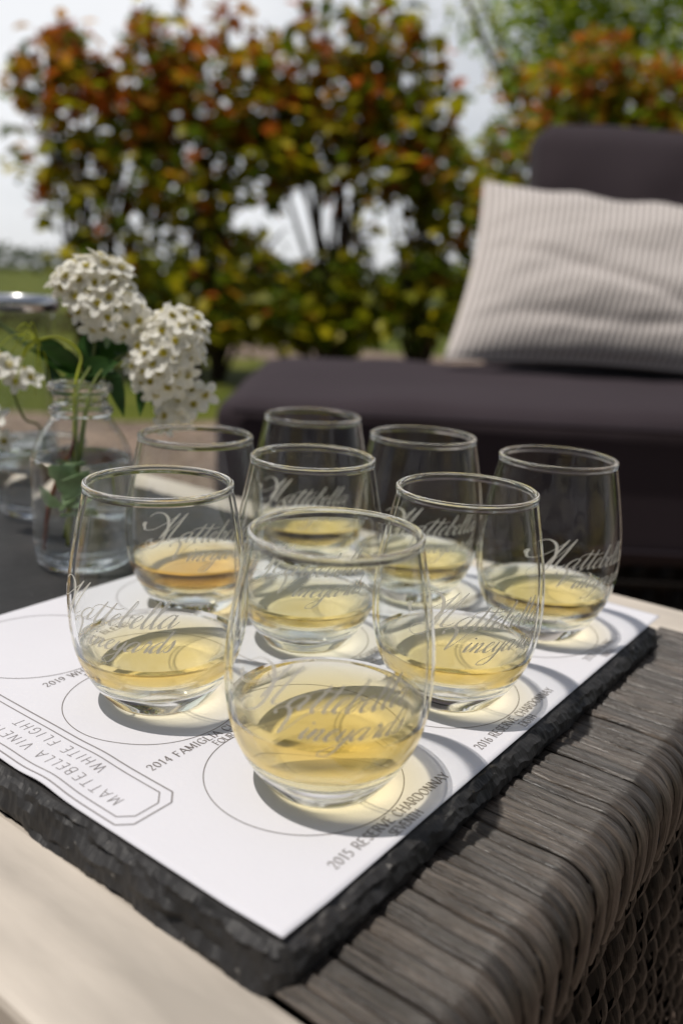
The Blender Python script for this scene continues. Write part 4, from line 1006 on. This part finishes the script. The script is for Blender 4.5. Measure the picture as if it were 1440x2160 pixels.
# ------------------------------------------------------------------ light
SUN_EL=R(70); sd=Vector((-.77,.64,0)).normalized()
sunv=Vector((sd.x*math.cos(SUN_EL),sd.y*math.cos(SUN_EL),math.sin(SUN_EL)))
sl=bpy.data.lights.new('sun','SUN'); sl.energy=3.1; sl.angle=R(.53); sl.color=(1,.945,.87)
so=bpy.data.objects.new('sun',sl); C.objects.link(so); so.rotation_euler=sunv.to_track_quat('Z','Y').to_euler()
w=bpy.data.worlds.new('World'); scene.world=w; w.use_nodes=True; nt=w.node_tree; nt.nodes.clear(); L=nt.links.new
sky=nt.nodes.new('ShaderNodeTexSky'); sky.sky_type='NISHITA'; sky.sun_disc=False; sky.sun_elevation=SUN_EL
sky.sun_rotation=math.atan2(sd.x,sd.y); sky.dust_density=1.0; sky.air_density=1.0; sky.ozone_density=1.5; sky.altitude=10
tc=nt.nodes.new('ShaderNodeTexCoord'); mp=nt.nodes.new('ShaderNodeMapping'); mp.inputs['Scale'].default_value=(1,1,3.5)
L(tc.outputs['Generated'],mp.inputs[0])
nz=nt.nodes.new('ShaderNodeTexNoise'); nz.inputs['Scale'].default_value=1.6; nz.inputs['Detail'].default_value=7; L(mp.outputs[0],nz.inputs[0])
cr_=ramp(nt,[(.30,(.55,.55,.55)),(.60,(1,1,1))]); L(nz.outputs[0],cr_.inputs[0])
mx=nt.nodes.new('ShaderNodeMixRGB'); mx.inputs[2].default_value=(14.6,14.8,15.2,1); hs=nt.nodes.new('ShaderNodeHueSaturation'); hs.inputs['Saturation'].default_value=.62; L(sky.outputs[0],hs.inputs['Color']); 
ml=nt.nodes.new('ShaderNodeMath'); ml.operation='MULTIPLY'; ml.inputs[1].default_value=.95; sx=nt.nodes.new('ShaderNodeSeparateXYZ'); L(tc.outputs['Generated'],sx.inputs[0])
hz=nt.nodes.new('ShaderNodeMapRange'); hz.inputs['From Min'].default_value=.28; hz.inputs['From Max'].default_value=.50; hz.inputs['To Min'].default_value=1; hz.inputs['To Max'].default_value=0; L(sx.outputs['Z'],hz.inputs['Value'])
dp=nt.nodes.new('ShaderNodeVectorMath'); dp.operation='DOT_PRODUCT'; dp.inputs[1].default_value=tuple(VD); L(tc.outputs['Generated'],dp.inputs[0])
dz=nt.nodes.new('ShaderNodeMapRange'); dz.inputs['From Min'].default_value=.1; dz.inputs['From Max'].default_value=.7; L(dp.outputs['Value'],dz.inputs['Value'])
m3=nt.nodes.new('ShaderNodeMath'); m3.operation='MULTIPLY'; m4=nt.nodes.new('ShaderNodeMath'); m4.operation='MULTIPLY'
L(cr_.outputs[0],ml.inputs[0]); L(ml.outputs[0],m3.inputs[0]); L(hz.outputs[0],m3.inputs[1]); L(m3.outputs[0],m4.inputs[0]); L(dz.outputs[0],m4.inputs[1])
oh=nt.nodes.new('ShaderNodeMapRange'); oh.inputs['From Min'].default_value=.62; oh.inputs['From Max'].default_value=.86; oh.inputs['To Max'].default_value=.40; L(sx.outputs['Z'],oh.inputs['Value'])
o2_=nt.nodes.new('ShaderNodeMath'); o2_.operation='MULTIPLY'; L(oh.outputs[0],o2_.inputs[0]); L(cr_.outputs[0],o2_.inputs[1])
m5=nt.nodes.new('ShaderNodeMath'); m5.operation='MAXIMUM'; L(m4.outputs[0],m5.inputs[0]); L(o2_.outputs[0],m5.inputs[1]); L(m5.outputs[0],mx.inputs[0])
# low sky away from the bright cloud bank, darkened to cut fill light
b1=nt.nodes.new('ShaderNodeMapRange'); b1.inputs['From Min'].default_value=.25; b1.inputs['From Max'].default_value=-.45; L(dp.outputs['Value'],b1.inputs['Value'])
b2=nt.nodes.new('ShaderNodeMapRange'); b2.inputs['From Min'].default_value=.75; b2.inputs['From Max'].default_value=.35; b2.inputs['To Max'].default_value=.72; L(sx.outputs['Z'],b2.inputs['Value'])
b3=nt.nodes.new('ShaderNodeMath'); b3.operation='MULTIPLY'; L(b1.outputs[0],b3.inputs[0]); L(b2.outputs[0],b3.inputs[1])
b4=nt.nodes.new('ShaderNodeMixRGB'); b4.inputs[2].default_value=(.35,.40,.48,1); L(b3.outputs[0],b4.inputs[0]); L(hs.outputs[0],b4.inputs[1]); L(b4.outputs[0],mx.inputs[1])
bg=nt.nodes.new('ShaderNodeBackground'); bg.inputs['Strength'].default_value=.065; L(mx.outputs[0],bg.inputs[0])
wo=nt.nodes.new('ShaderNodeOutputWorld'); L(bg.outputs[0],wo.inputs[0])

# refractive light through the glasses onto the paper
sl.cycles.is_caustics_light=False
for o in C.objects:
    if o.name.split('.')[0] in ('sheet','slate_tray','printed_circle','printed_label'): o.cycles.is_caustics_receiver=True

# ------------------------------------------------------------------ render settings
scene.render.engine='CYCLES'; cy=scene.cycles
cy.use_denoising=True
try: cy.denoiser='OPENIMAGEDENOISE'; cy.denoising_input_passes='RGB_ALBEDO_NORMAL'
except Exception: pass
cy.max_bounces=20; cy.transmission_bounces=20; cy.glossy_bounces=6; cy.diffuse_bounces=4; cy.transparent_max_bounces=16
cy.caustics_refractive=True; cy.caustics_reflective=False; cy.blur_glossy=.3; cy.sample_clamp_indirect=6; cy.sample_clamp_direct=0
cy.use_adaptive_sampling=False
vs_=scene.view_settings; vs_.view_transform='Standard'; vs_.look='None'; vs_.exposure=0; vs_.gamma=1; vs_.use_curve_mapping=False
